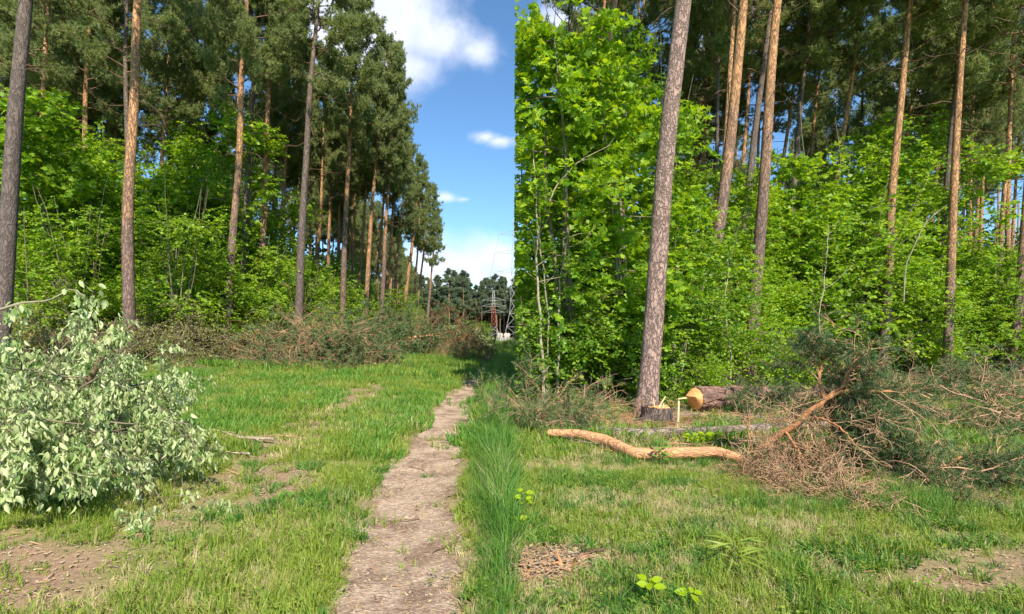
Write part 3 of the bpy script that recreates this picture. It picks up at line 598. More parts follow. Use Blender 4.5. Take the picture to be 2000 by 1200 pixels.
Rr = [((1580, 330), (1600, 150), 30, 8, 'slim orange pine right of the dark crooked pine', False, GR),
      ((1478, 330), (1492, 40), 30, 7, 'slim orange trunk seen past the leaning orange topped pine', False, GR),
      ((1815, 460), (1840, 200), 32, 8, 'slim orange trunk left of the close pair of pines', False, GR),
      ((1895, 470), (1903, 300), 34, 7, 'slim orange trunk between the close pair and the twins', False, GR),
      ((1262, 800), (1325, 5), 10.3, 35, 'large pine with rough pinkish bark beside the stump and log', False, GR),
      ((1462, 740), (1508, 200), 17, 22, 'leaning orange topped pine with grey foot behind big log', False, GR),
      ((1400, 420), (1443, 5), 16.5, 23, 'thick orange brown pine with fork shadow left of leaning pine', False, GR),
      ((1402, 420), (1427, 60), 17.6, 11, 'slender pale orange trunk touching the thick orange brown pine', False, GR),
      ((1445, 360), (1471, 60), 26, 9, 'thin brown pine between two thick trunks at top centre right', False, GR),
      ((1468, 400), (1506, 60), 21, 15, 'dark reddish pine leaning behind the orange topped pine', True, GR),
      ((1403, 620), (1402, 20), 22, 8, 'slim black trunk left of the thick orange brown pine', True, GR),
      ((1556, 370), (1576, 130), 24, 11, 'dark crooked pine left of the bright maple', True, GR),
      ((1525, 350), (1550, 160), 29, 9, 'reddish slim pine behind the dark crooked pine', False, GR),
      ((1640, 350), (1691, 5), 24, 11, 'curving orange pine rising over the bright maple', False, GR),
      ((1678, 230), (1684, 120), 34, 8, 'dark thin trunk right of the curving orange pine', True, GR),
      ((1722, 710), (1780, 5), 20.5, 16, 'long straight orange pine standing behind the dead pine branch', False, GR),
      ((1850, 720), (1884, 20), 20.0, 15, 'orange pine of the close pair at right', False, GR),
      ((1833, 540), (1868, 100), 23.5, 13, 'dark pine of the close pair at right', True, GR),
      ((1978, 700), (1999, 400), 21.5, 14, 'grey brown pine by the right edge of the photo', False, GR),
      ((1950, 640), (1975, 280), 26, 9, 'dark footed orange pine second from right edge', False, GR),
      ((1906, 450), (1914, 290), 38, 7, 'thin orange trunk left of a twin between pairs', False, GR),
      ((1921, 450), (1929, 290), 36, 7, 'thin orange trunk right of a twin between pairs', False, GR),
      ((1879, 450), (1888, 330), 42, 5, 'faint thin trunk just right of the close pair', False, GR),
      ((1118, 630), (1183, 140), 14.2, 13, 'dappled leaning pine hidden in maple leaves left of large pine', False, GR),
      ((1160, 300), (1175, 100), 22, 9, 'reddish trunk glimpsed through maple leaves at top', False, GR),
      ((1228, 320), (1236, 240), 26, 8, 'short stretch of orange trunk behind leaves by large pine', False, GR),
      ((1365, 300), (1371, 190), 33, 8, 'orange trunk glimpsed just right of the large pine', False, GR),
      ((1755, 420), (1790, 150), 30, 7, 'thin trunk behind maple right of the long straight pine', False, GR)]
for p1, p2, D, w, lab, dk, grp in Rr:
    pine(p1, p2, D, w, lab, dk, 23, grp, hero=(D == 10.3))
# the pines deeper in both woods that the photograph does not tell apart
pr = np.random.default_rng(77)
def fill(n, xf, y0, y1, lab, grp, mind=1.5, edge=False, hr=(21, 25)):
    pts = []; tries = 0
    while len(pts) < n and tries < 20000:
        tries += 1; y = pr.uniform(y0, y1); x = xf(y, pr.uniform(0, 1))
        if all((x - a) ** 2 + (y - b) ** 2 > mind ** 2 for a, b in pts): pts.append((x, y))
    for x, y in pts:
        z = float(hgt(x, y)); H = pr.uniform(*hr); r = pr.uniform(.12, .17)
        q = thing('pine_tree', lab, 'pine tree', (x, y, z), (pr.normal(0, .012), pr.normal(.03, .018), 0), grp)
        place('trunk', trunks[int(pr.choice([0, 1, 2, 3, 4]))], q, rot=(0, 0, pr.uniform(0, 6.28)), scale=(r, r, H / 22))
        cm = (edge_crowns if edge else crowns)[pr.integers(0, 2 if edge else 4)]
        s = H / 22; wd_ = pr.uniform(.62, .85) if edge else pr.uniform(.8, 1.1)
        place('crown', cm, q, rot=(0, 0, pr.uniform(0, 6.28)), scale=(s * wd_, s * wd_, s))
fill(32, lambda y, u: edge_left(y) - 4 - 26 * u, 26, 75, 'one of the many pines standing deep inside the left wood', 'pines deep in the left wood', 2.0)
fill(34, lambda y, u: edge_left(y) - 1.9 - 5.5 * u, 44, 160, 'one of the many pines in the far rows along the clearing', 'pines along the far side of the clearing', 2.2, True, (17, 19.5))
fill(30, lambda y, u: 3.2 + (y * 1.05 - 3.2) * u, 28, 60, 'one of the many pines standing deep inside the right wood', 'pines deep in the right wood', 2.0)
# the treeline that closes the clearing
for i in range(100):
    x = -62 + i * 1.3 + pr.normal(0, .8); y = 168 + pr.uniform(0, 16); H = pr.uniform(16.5, 21)
    q = thing('pine_tree', 'one of the dark pines in the treeline closing the clearing', 'pine tree', (x, y, float(hgt(x, y))), (0, pr.normal(0, .015), 0), 'pines of the far treeline')
    place('trunk', trunks[i % 4], q, scale=(.17, .17, H / 22)); s = H / 22
    place('crown', far_crowns[i % 3], q, rot=(0, 0, pr.uniform(0, 6.28)), scale=(s * pr.uniform(.9, 1.25),) * 2 + (s,))


def far_wood(name, lab, x0, x1, y0, y1, n, hmax, seed, leaf=.55, mat='leaf_d', trunks_n=60):
    """the wood behind the wood, too deep to tell its trees apart"""
    rng = np.random.default_rng(seed); b = B(); x = rng.uniform(x0, x1, n); y = rng.uniform(y0, y1, n)
    top = hmax * (.55 + .6 * fbm(x, y, .18, seed)); z = top * rng.uniform(0, 1, n) ** .8 + hgt(x, y)
    b.leaves(np.stack([x, y, z], -1), rng.normal(0, 1, (n, 3)), rng.normal(0, 1, (n, 3)) + [0, -.5, .6], leaf * rng.uniform(.5, 1.2, n), leaf * .6, T_DIA)
    for k in range(trunks_n):
        a, c = rng.uniform(x0, x1), rng.uniform(y0, y1); b.tube([[a, c, -.2], [a + rng.normal(0, .4), c, 18]], [.16, .07], 6, 1)
    return b.obj(name, [M[mat], M['bark']], kind='stuff', label=lab, cat='woodland')
M['leaf_dark'] = leafmat('dark_wood_leaves', [(.15, (.03, .06, .012)), (.45, (.055, .10, .02)), (.8, (.10, .15, .03))], .3, (1.4, 1.3, .5), big=.2)  # dark green leaves of the deep woodland mass
far_wood('distant_wood', 'dark mass of leaves and trunks far inside the left wood', -95, -24, 62, 110, 42000, 15, 501, .7, 'leaf_dark')
far_wood('distant_wood', 'dark mass of leaves and trunks far inside the right wood', 6, 95, 48, 75, 42000, 15, 502, .6, 'leaf_dark')
far_wood('distant_wood', 'dark wood closing the view behind the far row of pines', -70, 90, 186, 205, 26000, 16, 503, 2.2, 'leaf_dark', 120)

# ------------------------------------------------------------------ leafy trees and bushes
def leafy(seed, H, R, zlow, nspray, leaf=.085, tpl=T_OVAL, mat='leaf', stems=4, shape=1.0, cull=None, loc=(0, 0, 0), stemmat='stem', wl=.8, per=13, lean=.25):
    rng = np.random.default_rng(seed); b = B(); P_, U_, N_ = [], [], []
    st = []
    for k in range(stems):
        a = rng.uniform(0, 6.28); d = np.array([math.cos(a) * lean * rng.uniform(.2, 1), math.sin(a) * lean * rng.uniform(.2, 1), 1]); n = 8
        pts, _ = polyline(rng, (rng.normal(0, .12), rng.normal(0, .12), -.05), d, H * rng.uniform(.8, 1.0), n, .06, .04); st.append(pts)
        r0 = .008 * H * rng.uniform(.55, 1) / (1 if stems < 4 else 1.5) + .008; b.tube(pts, np.linspace(r0, .006, n + 1), 6, 1)
    # the crown is a cloud of uneven lobes hung on the stems
    nl = max(5, int(nspray / 30)); lob = []
    for k in range(nl):
        s = st[rng.integers(0, stems)]; t = rng.uniform(zlow / H, 1) ** .8; c = s[min(8, int(t * 8))].copy(); c[2] = max(c[2], zlow)
        a = rng.uniform(0, 6.28); rr = R * (.2 + .8 * (1 - abs(2 * t - .8) ** 2 * .6 * shape)) * math.sqrt(rng.uniform(0.02, 1)); rr = max(.1, rr)
        e = c + np.array([math.cos(a) * rr, math.sin(a) * rr, rng.uniform(-.2, .35)])
        pts, _ = polyline(rng, c, e - c, np.linalg.norm(e - c), 4, .1); b.tube(pts, np.linspace(.016, .006, 5), 4, 1); lob.append((pts, a))
    for q in range(nspray):
        pts, a = lob[rng.integers(0, nl)]; c = pts[rng.integers(2, 5)] + rng.normal(0, 1, 3) * np.array([.24, .24, .26])
        a2 = a + rng.normal(0, 1.0); L_ = rng.uniform(.3, .75); dz = rng.uniform(-.6, .8)
        d = unit(np.array([math.cos(a2), math.sin(a2), dz])); s = np.cross(d, [0, 0, 1.]); n = per
        t = np.linspace(.1, 1, n); side = np.where(np.arange(n) % 2, 1, -1)
        p = c + d * (t * L_)[:, None] + np.array([0, 0, -.18]) * (t ** 2 * L_)[:, None]
        u = d * .55 + s * side[:, None] * .9 + rng.normal(0, .25, (n, 3)) + np.array([0, 0, -.12])
        P_.append(p + rng.normal(0, .012, p.shape)); U_.append(u); N_.append(np.array([math.cos(a2) * .5, math.sin(a2) * .5, .8]) + rng.normal(0, .7, (n, 3)))
        if q % 3 == 0: b.tube(np.array([c, c + d * L_ * .5, c + d * L_ + [0, 0, -.18 * L_]]), [.005, .004, .002], 3, 1)
    P_, U_, N_ = map(np.concatenate, (P_, U_, N_))
    if cull is not None:
        k = cull(P_ + np.array(loc)); P_, U_, N_ = P_[k], U_[k], N_[k]
    sz = leaf * rng.uniform(.6, 1.25, len(P_)); b.leaves(P_, U_, N_, sz, sz * wl, tpl)
    if cull is not None:      # trimmed twigs: shift nothing, drop faces over the line
        V = np.concatenate(b.v); keep = V[:, 0] + loc[0] > .05
        nf = [(f[keep[f].all(1)], m) for f, m in b.f]; b.f = [(f, m) for f, m in nf if len(f)]
    return b
def leafy_mesh(*a, **k):
    mat = k.get('mat', 'leaf'); sm = k.get('stemmat', 'stem'); return leafy(*a, **k).mesh('leafy_crown', [M[mat], M[sm]])
LV = {'tall': leafy_mesh(301, 10, 2.3, 1.2, 1700, .11, T_DIA, 'leaf', 3), 'tall2': leafy_mesh(302, 10, 2.2, 1.0, 1500, .11, T_DIA, 'leaf_d', 3),
      'tally': leafy_mesh(303, 10, 2.2, 1.2, 1700, .115, T_DIA, 'leaf_y', 2), 'bush': leafy_mesh(304, 4.5, 1.6, .3, 1000, .085, T_DIA, 'leaf', 7, lean=.45),
      'bushy': leafy_mesh(305, 4.2, 1.7, .3, 1000, .085, T_DIA, 'leaf_y', 6, lean=.45), 'low': leafy_mesh(306, 2.0, 1.1, .1, 380, .075, T_DIA, 'leaf', 6, lean=.6),
      'lowd': leafy_mesh(307, 2.2, 1.2, .1, 420, .08, T_DIA, 'leaf_d', 6, lean=.6), 'stems': leafy_mesh(308, 6.5, 1.5, 1.6, 700, .085, T_DIA, 'leaf', 9, lean=.3, stemmat='stem'),  # lowd carries the darker leaves that stand in for shade low down
      'maple': leafy_mesh(309, 10, 2.3, 1.2, 1100, .15, T_MAPLE, 'leaf', 3, wl=1.0, per=10), 'mapley': leafy_mesh(310, 9, 2.1, 1.6, 1100, .15, T_MAPLE, 'leaf_y', 2, wl=1.0, per=10)}
LH = {k: float(np.percentile([v.co.z for v in m_.vertices], 99.5)) for k, m_ in LV.items()}
LH_ = {'tall': 10, 'tall2': 10, 'tally': 10, 'bush': 4.5, 'bushy': 4.2, 'low': 2.0, 'lowd': 2.2, 'stems': 6.5, 'maple': 10, 'mapley': 9}
lr = random.Random(3)
def leaf_tree(kind, px, D, H, label, grp=None, wide=1.0, name=None, cat=None):
    x = (px - 1000) / F * D; s = H / LH[kind]
    big = kind in ('tall', 'tall2', 'tally', 'maple', 'mapley', 'stems')
    q = thing(name or ('leafy_tree' if big else 'bush'), label, cat or ('tree' if big else 'bush'), (x, D, float(hgt(x, D))), (0, lr.uniform(-.02, .05), lr.uniform(0, 6.28)), grp)
    place('crown', LV[kind], q, scale=(s * wide, s * wide, s))
    return q
# left wood understorey
for a in [('maple', 60, 17.5, 8.5, 'dense leafy tree right behind the thick grey leaning pine'),
          ('tally', 150, 18.5, 8.0, 'round leafy tree with pale leaves left of the purple brown pine'),
          ('tall', 120, 24, 10.5, 'tall green tree behind the leaves at upper left'),
          ('tall', 215, 22, 9.0, 'leafy tree behind the tall straight purple brown pine'),
          ('bush', 60, 15.5, 4.2, 'low broad bush at the left margin under the grey pine'),
          ('stems', 160, 16.5, 4.8, 'bush of thin bent stems left of the purple brown pine'),
          ('tally', 300, 20.5, 7.0, 'leafy tree just right of the purple brown pine'),
          ('tally', 375, 23, 9.8, 'bright yellow green maple left of the orange topped leaning pine'),
          ('tally', 340, 25, 8.0, 'yellow green tree behind the slim leaning orange pine'),
          ('tall', 430, 28, 11.8, 'tall green tree behind the orange topped leaning pine'),
          ('stems', 345, 17.5, 5.2, 'hazel clump with many bare pale stems fanning upward'),
          ('bush', 300, 18.5, 4.0, 'leafy bush left of the hazel clump of pale stems'),
          ('bush', 400, 19.5, 4.6, 'leafy bush between the hazel clump and the leaning pine'),
          ('bushy', 480, 22, 5.4, 'fresh green bush right of the orange topped leaning pine'),
          ('tally', 540, 26.5, 7.4, 'bright maple left of the dark grey crooked pine'),
          ('bushy', 545, 23, 4.6, 'low bright bush at the foot of the orange brown pine'),
          ('bushy', 625, 28, 5.0, 'bright bush between crooked pine and bright orange pine'),
          ('bushy', 655, 32, 4.8, 'yellow green bush right behind the grey brush pile'),
          ('bushy', 720, 37, 4.6, 'yellow green bush under the corner group of pines'),
          ('bush', 790, 47, 5.0, 'bush under the leaning yellow orange pine'),
          ('bushy', 812, 60, 4.2, 'small bright bush near the end of the left wood'),
          ('tally', 450, 24.5, 7.6, 'yellow green tree right behind the orange topped leaning pine'),
          ('mapley', 265, 21, 7.2, 'large leaved bright maple touching the purple brown pine'),
          ('bushy', 590, 25.5, 4.8, 'bright bush at the foot of the dark grey crooked pine'),
          ('tall2', 20, 20, 7.5, 'dark leafy tree at the left margin behind everything')]:
    a = list(a); a[2] *= 1.14; a[3] *= 1.10; leaf_tree(*a, grp='leafy trees and bushes of the left wood')
for i in range(34):
    y = pr.uniform(22, 60); x = float(edge_left(y)) - 2.5 - 18 * pr.uniform(0, 1); k = ['tall', 'tall2', 'bush', 'bushy', 'lowd'][i % 5]
    leaf_tree(k, 1000 + x / y * F, y, LH[k] * pr.uniform(.7, 1.0), 'one of the bushes filling the dark inside of the left wood', 'undergrowth deep in the left wood', name='bush', cat='bush')
# right wood understorey
for a in [('tall', 1420, 19.0, 7.2, 'leafy tree between the large pine and the leaning pine'),
          ('bush', 1385, 15.5, 3.8, 'leafy bush just right of the large pine'),
          ('tall2', 1345, 16.5, 7.5, 'dark green tree behind the large pine'),
          ('bush', 1425, 20.5, 5.6, 'leafy bush standing left of the leaning pine foot'),
          ('maple', 1565, 21.5, 8.8, 'maple with dark leaves right of the leaning orange topped pine'),
          ('bush', 1530, 21.9, 7.1, 'leafy bush right of the leaning pine'),
          ('stems', 1600, 23.5, 9.4, 'hazel clump with pale upright stems behind the dead branch'),
          ('tally', 1700, 24.0, 11.9, 'bright yellow green maple behind the long straight pine'),
          ('bushy', 1640, 21.5, 7.9, 'fresh green bush left of the long straight pine'),
          ('tall2', 1790, 27.5, 11.6, 'deep green tree right of the bright yellow green maple'),
          ('bush', 1670, 22.3, 5.9, 'leafy bush at the foot of the long straight pine'),
          ('tally', 1755, 25.0, 9.1, 'yellow green tree right of the long straight pine'),
          ('bush', 1790, 21.5, 4.8, 'round bush between the long straight pine and close pair'),
          ('bushy', 1900, 22.7, 5.4, 'bright bush right of the close pair of pines'),
          ('bushy', 1950, 22.3, 5.1, 'bright bush at the right edge behind the cut branches'),
          ('bushy', 1865, 24.5, 5.5, 'bright bush behind the close pair of pines'),
          ('bush', 1980, 21.9, 3.6, 'low bush near the right edge pine'),
          ('lowd', 1480, 13.0, 2.0, 'low dark bush behind the big log'),
          ('low', 1385, 11.8, 1.2, 'small leafy bush just behind the sawn log end'),
          ('low', 1680, 22, 2.0, 'low bush in front of the long straight pine'),
          ('low', 1800, 21.5, 2.0, 'low bush in front of the close pair of pines'),
          ('low', 1560, 12.5, 1.5, 'low bush in shade behind the dead pine branch')]:
    leaf_tree(*a, grp='leafy trees and bushes of the right wood')
for i in range(40):
    y = pr.uniform(25, 46); x = 3.4 + (y * 1.0 - 3) * pr.uniform(0, 1); k = ['tall', 'tall2', 'bush', 'tall2', 'lowd'][i % 5]
    if x > 14 and y < 24: y += 8
    leaf_tree(k, 1000 + x / y * F, y, min(8.5, LH[k] * pr.uniform(.6, .9)), 'one of the bushes filling the dark inside of the right wood', 'undergrowth deep in the right wood', name='bush', cat='bush')
# the leafy wall at the corner of the right wood, cut straight along the clearing's edge
def cutline(P): return P[:, 0] > .03 + .16 * (fbm(P[:, 2], P[:, 1], 1.7, 8) - .45)
for i, (px, D, H, R, kind, lab) in enumerate([(1110, 12.4, 10.2, 2.2, 'leaf', 'tall maple at the very corner of the right wood'),
                                     (1230, 13.2, 10.6, 2.2, 'leaf', 'tall maple left of the large pine'),
                                     (1125, 15.8, 11.5, 2.4, 'leaf_d', 'dark maple behind the corner maple of the right wood'),
                                     (1080, 14.4, 9.4, 1.8, 'leaf_y', 'yellow green maple with sunlit sprays at the wood corner'),
                                     (1200, 19, 13.5, 3.0, 'leaf_d', 'tall dark tree behind the corner maples'),
                                     (1100, 22, 14.5, 3.0, 'leaf_d', 'farthest tall dark tree in the corner of the right wood'),
                                     (1290, 17, 11.5, 2.2, 'leaf_d', 'tall dark tree directly behind the large pine')]):
    x = (px - 1000) / F * D; mp_ = D < 14
    b = leafy(401 + i, H, R, 1.0, 1150 if mp_ else 1000, .14 if mp_ else .13, T_MAPLE if mp_ else T_DIA, kind, 3, cull=cutline, loc=(x, D, 0), wl=1.0, per=11, lean=.12)
    q = thing('leafy_tree', lab, 'tree', (x, D, float(hgt(x, D))), group='leafy trees and bushes of the right wood')
    b.obj('crown', [M[kind], M['stem']], q)
for i, (px, D, H) in enumerate([(1040, 11.8, 2.6), (1120, 12.2, 3.0), (1190, 12.0, 2.6), (1240, 12.6, 3.2), (1310, 12.6, 3.2), (1070, 13.5, 4.0), (1160, 14, 4.4), (1330, 14.5, 5)]):
    x = (px - 1000) / F * D
    b = leafy(431 + i, H, 1.15, .25, 420, .09, T_DIA, 'leaf', 5, cull=cutline, loc=(x, D, 0), lean=.35)
    q = thing('bush', ['low bush at the corner of the right wood', 'low shaded bush behind the thin pale saplings', 'shaded bush left of the large pine foot', 'bush touching the large pine on its left',
                       'leafy bush touching the large pine on its right', 'mid height bush behind the thin pale saplings', 'mid height bush behind the dappled leaning pine', 'tall bush behind the sawn log end'][i], 'bush', (x, D, float(hgt(x, D))), group='leafy trees and bushes of the right wood')
    b.obj('crown', [M['leaf' if i % 2 else 'leaf_d'], M['stem']], q)  # darker leaf colour on every other bush imitates the shaded gaps
# thin saplings
def sapling(pts_px, D, w, lab, twigs=5, mat='stem_pale', leafs=120):
    rng = np.random.default_rng(int(pts_px[0][0])); pts = np.array([W(px, py, D) for px, py in pts_px]); pts[0][2] = float(hgt(pts[0][0], D)) - .05
    t = np.linspace(0, 1, len(pts)); tt = np.linspace(0, 1, 14); P = np.stack([np.interp(tt, t, pts[:, k]) for k in range(3)], -1); P[1:-1] += rng.normal(0, .02, (12, 3)); P[:, 1] += np.linspace(0, .6, 14)
    base = P[0].copy(); q = thing('sapling', lab, 'sapling', base, group='thin saplings')
    b = B(); b.tube(P - base, np.linspace(w, w * .35, 14), 7); lv = B(); PP = []
    for k in range(twigs):
        s = P[rng.integers(6, 14)] - base; p2, _ = polyline(rng, s, (rng.normal(0, 1), rng.normal(0, .6), .6), rng.uniform(.6, 1.6), 5, .2); b.tube(p2, np.linspace(w * .35, .003, 6), 4)
        PP += [p2[j] + rng.normal(0, .15, 3) for j in range(2, 6) for _ in range(6)]
    b.obj('stem', M[mat], q)
    PP = np.array(PP); PP = PP[(PP[:, 0] + base[0]) > .08]; lv.leaves(PP, rng.normal(0, 1, PP.shape) * [1, 1, .4], rng.normal(0, .4, PP.shape) + [0, 0, 1], .1, .09, T_MAPLE); lv.obj('foliage', M['leaf'], q)
sapling([(1066, 795), (1054, 600), (1050, 470), (1045, 250)], 10.8, .036, 'pale forked sapling nearest the wood corner')
sapling([(1070, 790), (1072, 600), (1060, 470), (1052, 420)], 10.9, .02, 'thin pale sapling touching the forked one')
sapling([(1091, 790), (1090, 640), (1100, 530), (1120, 430)], 11.0, .028, 'brown grey sapling right of the pale forked sapling')
sapling([(1098, 790), (1118, 700), (1135, 620)], 11.3, .012, 'very thin leaning sapling beside the brown grey one')
sapling([(1431, 770), (1433, 690), (1430, 600), (1440, 500)], 12.6, .026, 'thin straight sapling left of the leaning pine foot')
sapling([(1600, 715), (1610, 600), (1632, 500), (1645, 430)], 13.5, .022, 'slender stem above the dead pine branch')
sapling([(1050, 420), (1085, 360), (1140, 310), (1195, 285)], 10.9, .0, '', 0) if False else None
def bare_branch(px, D, r, lab, name='bare_branch', mat='stem_pale'):
    rng = np.random.default_rng(int(px[0][0] + px[0][1])); pts = np.array([W(a, b_, D) for a, b_ in px]); t = np.linspace(0, 1, len(pts)); tt = np.linspace(0, 1, 12)
    P = np.stack([np.interp(tt, t, pts[:, k]) for k in range(3)], -1); b = B(); b.tube(P, np.linspace(r, r * .3, 12), 5)
    for k in range(4):
        p2, _ = polyline(rng, P[rng.integers(4, 11)], unit(P[-1] - P[0] + rng.normal(0, .8, 3)), .5, 4, .2); b.tube(p2, np.linspace(r * .4, .002, 5), 4)
    return b.obj(name, M[mat], label=lab, cat='branch')
bare_branch([(1072, 400), (1085, 365), (1130, 315), (1192, 284)], 11.2, .022, 'pale arched branch reaching right among the maple leaves')
bare_branch([(1765, 590), (1768, 520), (1795, 460), (1812, 430), (1850, 400)], 17.5, .025, 'bare crooked branch left of the close pair of pines')

# ------------------------------------------------------------------ felled wood on the right
def log(name, pts, rad, mat, lab, sides=28, n=60, bark=.06, wobble=.0, seed=1, parent=None, cap=M['wood'], cat='log'):
    rng = np.random.default_rng(seed); pts = np.array(pts, float); t = np.linspace(0, 1, len(pts)); tt = np.linspace(0, 1, n)
    k_ = np.linspace(0, 1, n); P = np.stack([np.interp(tt, t, pts[:, k]) for k in range(3)], -1)
    for _ in range(6): P[1:-1] = (P[:-2] + 2 * P[1:-1] + P[2:]) / 4
    base = P[0].copy(); P = P - base; r = np.interp(tt, np.linspace(0, 1, len(rad)), rad)
    s = np.linspace(0, np.linalg.norm(pts[-1] - pts[0]), n)[:, None]; th = np.arange(sides)[None] / sides * 9
    w = fbm(s * 1.3 + 0 * th, th + 0 * s, 1.2, seed + 5) * 2.2
    ridg = np.abs(np.sin((th * 2.8 + w * 2.0))) ** .6
    disp = bark * (ridg - .6) + bark * .8 * (fbm(s * 6 + 0 * th, th * 2 + 0 * s, 1, seed) - .5)
    q = thing(name, lab, cat, base)
    b = B(); b.tube(P, r, sides, disp=disp); b.obj('bark', mat, q)
    for e, d in ((0, 1), (n - 1, -1)):
        c = B(); T = unit(P[min(e + 1, n - 1)] - P[max(e - 1, 0)]); c.tube(np.array([P[e] - T * .004 * d, P[e] + T * .01 * d]), [r[e] * .97, r[e] * .97], 24, cap=True); c.obj('cut_end', cap, q)
    return q
g0 = G(1362, 806); gx_, gy_ = g0[0], g0[1]
r0 = .245
lg = log('felled_log', [(gx_ - .02, gy_ + .05, r0 + .02), (gx_ + .8, gy_ + .38, r0 + .0), (gx_ + 2.4, gy_ + 1.25, .19), (gx_ + 5.6, gy_ + 2.6, .16)], [.228, .228, .20, .15], M['bark_log'],
         'thick felled pine log with orange sawn end and furrowed bark', sides=64, n=260, bark=.24, seed=3)
# wedge shaped felling cut and hinge splinters at the butt
b = B(); c0 = A([-.02, 0, 0]);
def lathe_cone(b, base, axis, r, l, n=28, tipo=(0, 0, 0)):
    ax = unit(axis); u = unit(np.cross(ax, [0, 0, 1])); v = np.cross(ax, u); a = np.arange(n) / n * 6.283
    ring = base + r * (np.cos(a)[:, None] * u + np.sin(a)[:, None] * v); tip = base + ax * l + np.array(tipo)
    # chisel edge: upper half slopes to a ridge, lower half is shorter
    mid = base + ax * l * .55 + .55 * r * (np.cos(a)[:, None] * u) + .1 * r * (np.sin(a)[:, None] * v) + np.array(tipo)
    k = np.arange(n); b.add(np.concatenate([ring, mid]), np.stack([k, (k + 1) % n, n + (k + 1) % n, n + k], -1)); b.add(np.concatenate([mid, tip[None]]), np.stack([k, (k + 1) % n, np.full(n, n)], -1))
lathe_cone(b, A([0, 0, 0.]), A([-1, -.5, .05]), .225, .22, tipo=(-.02, -.03, .06)); b.obj('felling_cut', M['wood'], lg, smooth=False)
b = B()
def splinter(b, p, d, l, w, t=.012):
    d = unit(d); s = unit(np.cross(d, [0, 0, 1]) + A([.01, 0, 0])); n = np.cross(s, d)
    P = [p - s * w / 2, p + s * w / 2, p + s * w / 2 + n * t, p - s * w / 2 + n * t, p + d * l - s * w * .15, p + d * l + s * w * .2, p + d * l + s * w * .1 + n * t * .5, p + d * l - s * w * .1 + n * t * .5]
    b.add(P, [[0, 1, 2, 3], [4, 7, 6, 5], [0, 4, 5, 1], [1, 5, 6, 2], [2, 6, 7, 3], [3, 7, 4, 0]])
splinter(b, A([-.03, -.05, .04]), A([-1, -.1, -.12]), .36, .10, .03); b.obj('splinter', M['wood_pale'], lg, smooth=False)
# stump
g1 = G(1283, 822); st = thing('tree_stump', 'dark furrowed stump with torn splinters beside the large pine', 'stump', g1)
b = B(); zz = np.linspace(-.05, .26, 14); rs = .26 * (1 + .25 * np.exp(-np.clip(zz, 0, 1) / .08)); th = np.arange(44)[None] / 44 * 6.283
b.tube(np.stack([zz * 0, zz * 0, zz], -1), rs, 44, disp=.10 * np.abs(np.sin(th * 7 + 1.2 * np.sin(th * 3))) ** .5 - .05 + 0 * zz[:, None]); b.obj('bark', barkmat('stump_bark', (.19, .14, .12), sc=(16, 16, 3), crackw=.2, bump=1.0), st)
b = B(); r_ = np.random.default_rng(4); aa = np.arange(24) / 24 * 6.283; top = np.stack([np.cos(aa) * .235, np.sin(aa) * .235, .235 + .03 * np.sin(aa * 2) + r_.uniform(-.012, .012, 24)], -1)
b.add(np.concatenate([top, [[0, 0, .25]]]), np.stack([np.arange(24), (np.arange(24) + 1) % 24, np.full(24, 24)], -1)); b.obj('cut_top', M['wood'], st, smooth=False)
for (dx, l, dd) in ((-.06, .16, (-.1, 0, 1)), (.03, .24, (.62, .1, 1)), (.10, .08, (.25, 0, 1))):
    b = B(); splinter(b, A([dx, -.03, .24]), A(dd), l, .05, .02); b.obj('splinter', M['wood_pale'], st, smooth=False)
# upright pale marker stake
g2 = G(1325, 832); b = B(); b.box((0, 0, .2), (.028, .016, .46), Matrix.Rotation(.03, 3, 'Y')); b.obj('wooden_stake', M['wood_pale'], loc=g2, label='thin pale upright splinter stake in front of the log end', cat='stake', smooth=False)
b = B(); splinter(b, A([0, 0, .02]), A([1, .15, .06]), .5, .06, .03); b.obj('split_wood_piece', M['wood_pale'], loc=G(1295, 842), label='pale split sliver lying on the litter between stump and log', cat='wood piece', smooth=False)
# second, grey log and the bent orange stem
p = [G(1165, 850), G(1260, 858), G(1400, 852), G(1500, 846), G(1640, 838)]
for q_ in p: q_[2] += .07
log('grey_log', p, [.06, .085, .08, .075, .07], M['bark_grey_log'], 'long grey barked log lying behind the bent orange stem', sides=22, n=110, bark=.10, seed=8)
p = [G(1072, 868), G(1130, 872), G(1180, 880), G(1240, 900), G(1320, 902), G(1400, 905), G(1470, 912)]
p[0][2] += .10; p[1][2] += .16; p[2][2] += .10
zz = [.16, .17, .14, .085, .10, .14, .06]
for q_, z in zip(p, zz): q_[2] = float(hgt(q_[0], q_[1])) + z
log('orange_stem', p, [.05, .065, .078, .072, .075, .062, .05], M['bark_orange'], 'bent orange pine stem lying in grass before the grey log', sides=26, n=160, bark=.05, seed=9)
p = [G(1745, 832), G(1790, 828), G(1835, 822)]
for q_ in p: q_[2] += .09
log('grey_log', p, [.10, .095, .09], M['bark_grey_log'], 'short grey log end seen between dead branch and right brushwood', sides=20, n=40, bark=.08, seed=12)
for k, (a, c, r, lab) in enumerate((((1745, 806), (1870, 805), .022, 'thin pale pole lying behind the short grey log'), ((1750, 812), (1850, 813), .016, 'thinner pale pole lying just before the other'),
                                  ((1800, 860), (1840, 832), .035, 'stout pale cut branch slanting in grass before the right brushwood'))):
    P0, P1 = G(*a), G(*c); P0[2] += .06; P1[2] += .06; log('pale_pole', [P0, (P0 + P1) / 2, P1], [r, r, r * .8], M['stem_pale'] if k < 2 else M['twig_orange'], lab, sides=8, n=12, bark=.02, seed=20 + k, cap=M['wood_pale'], cat='pole')

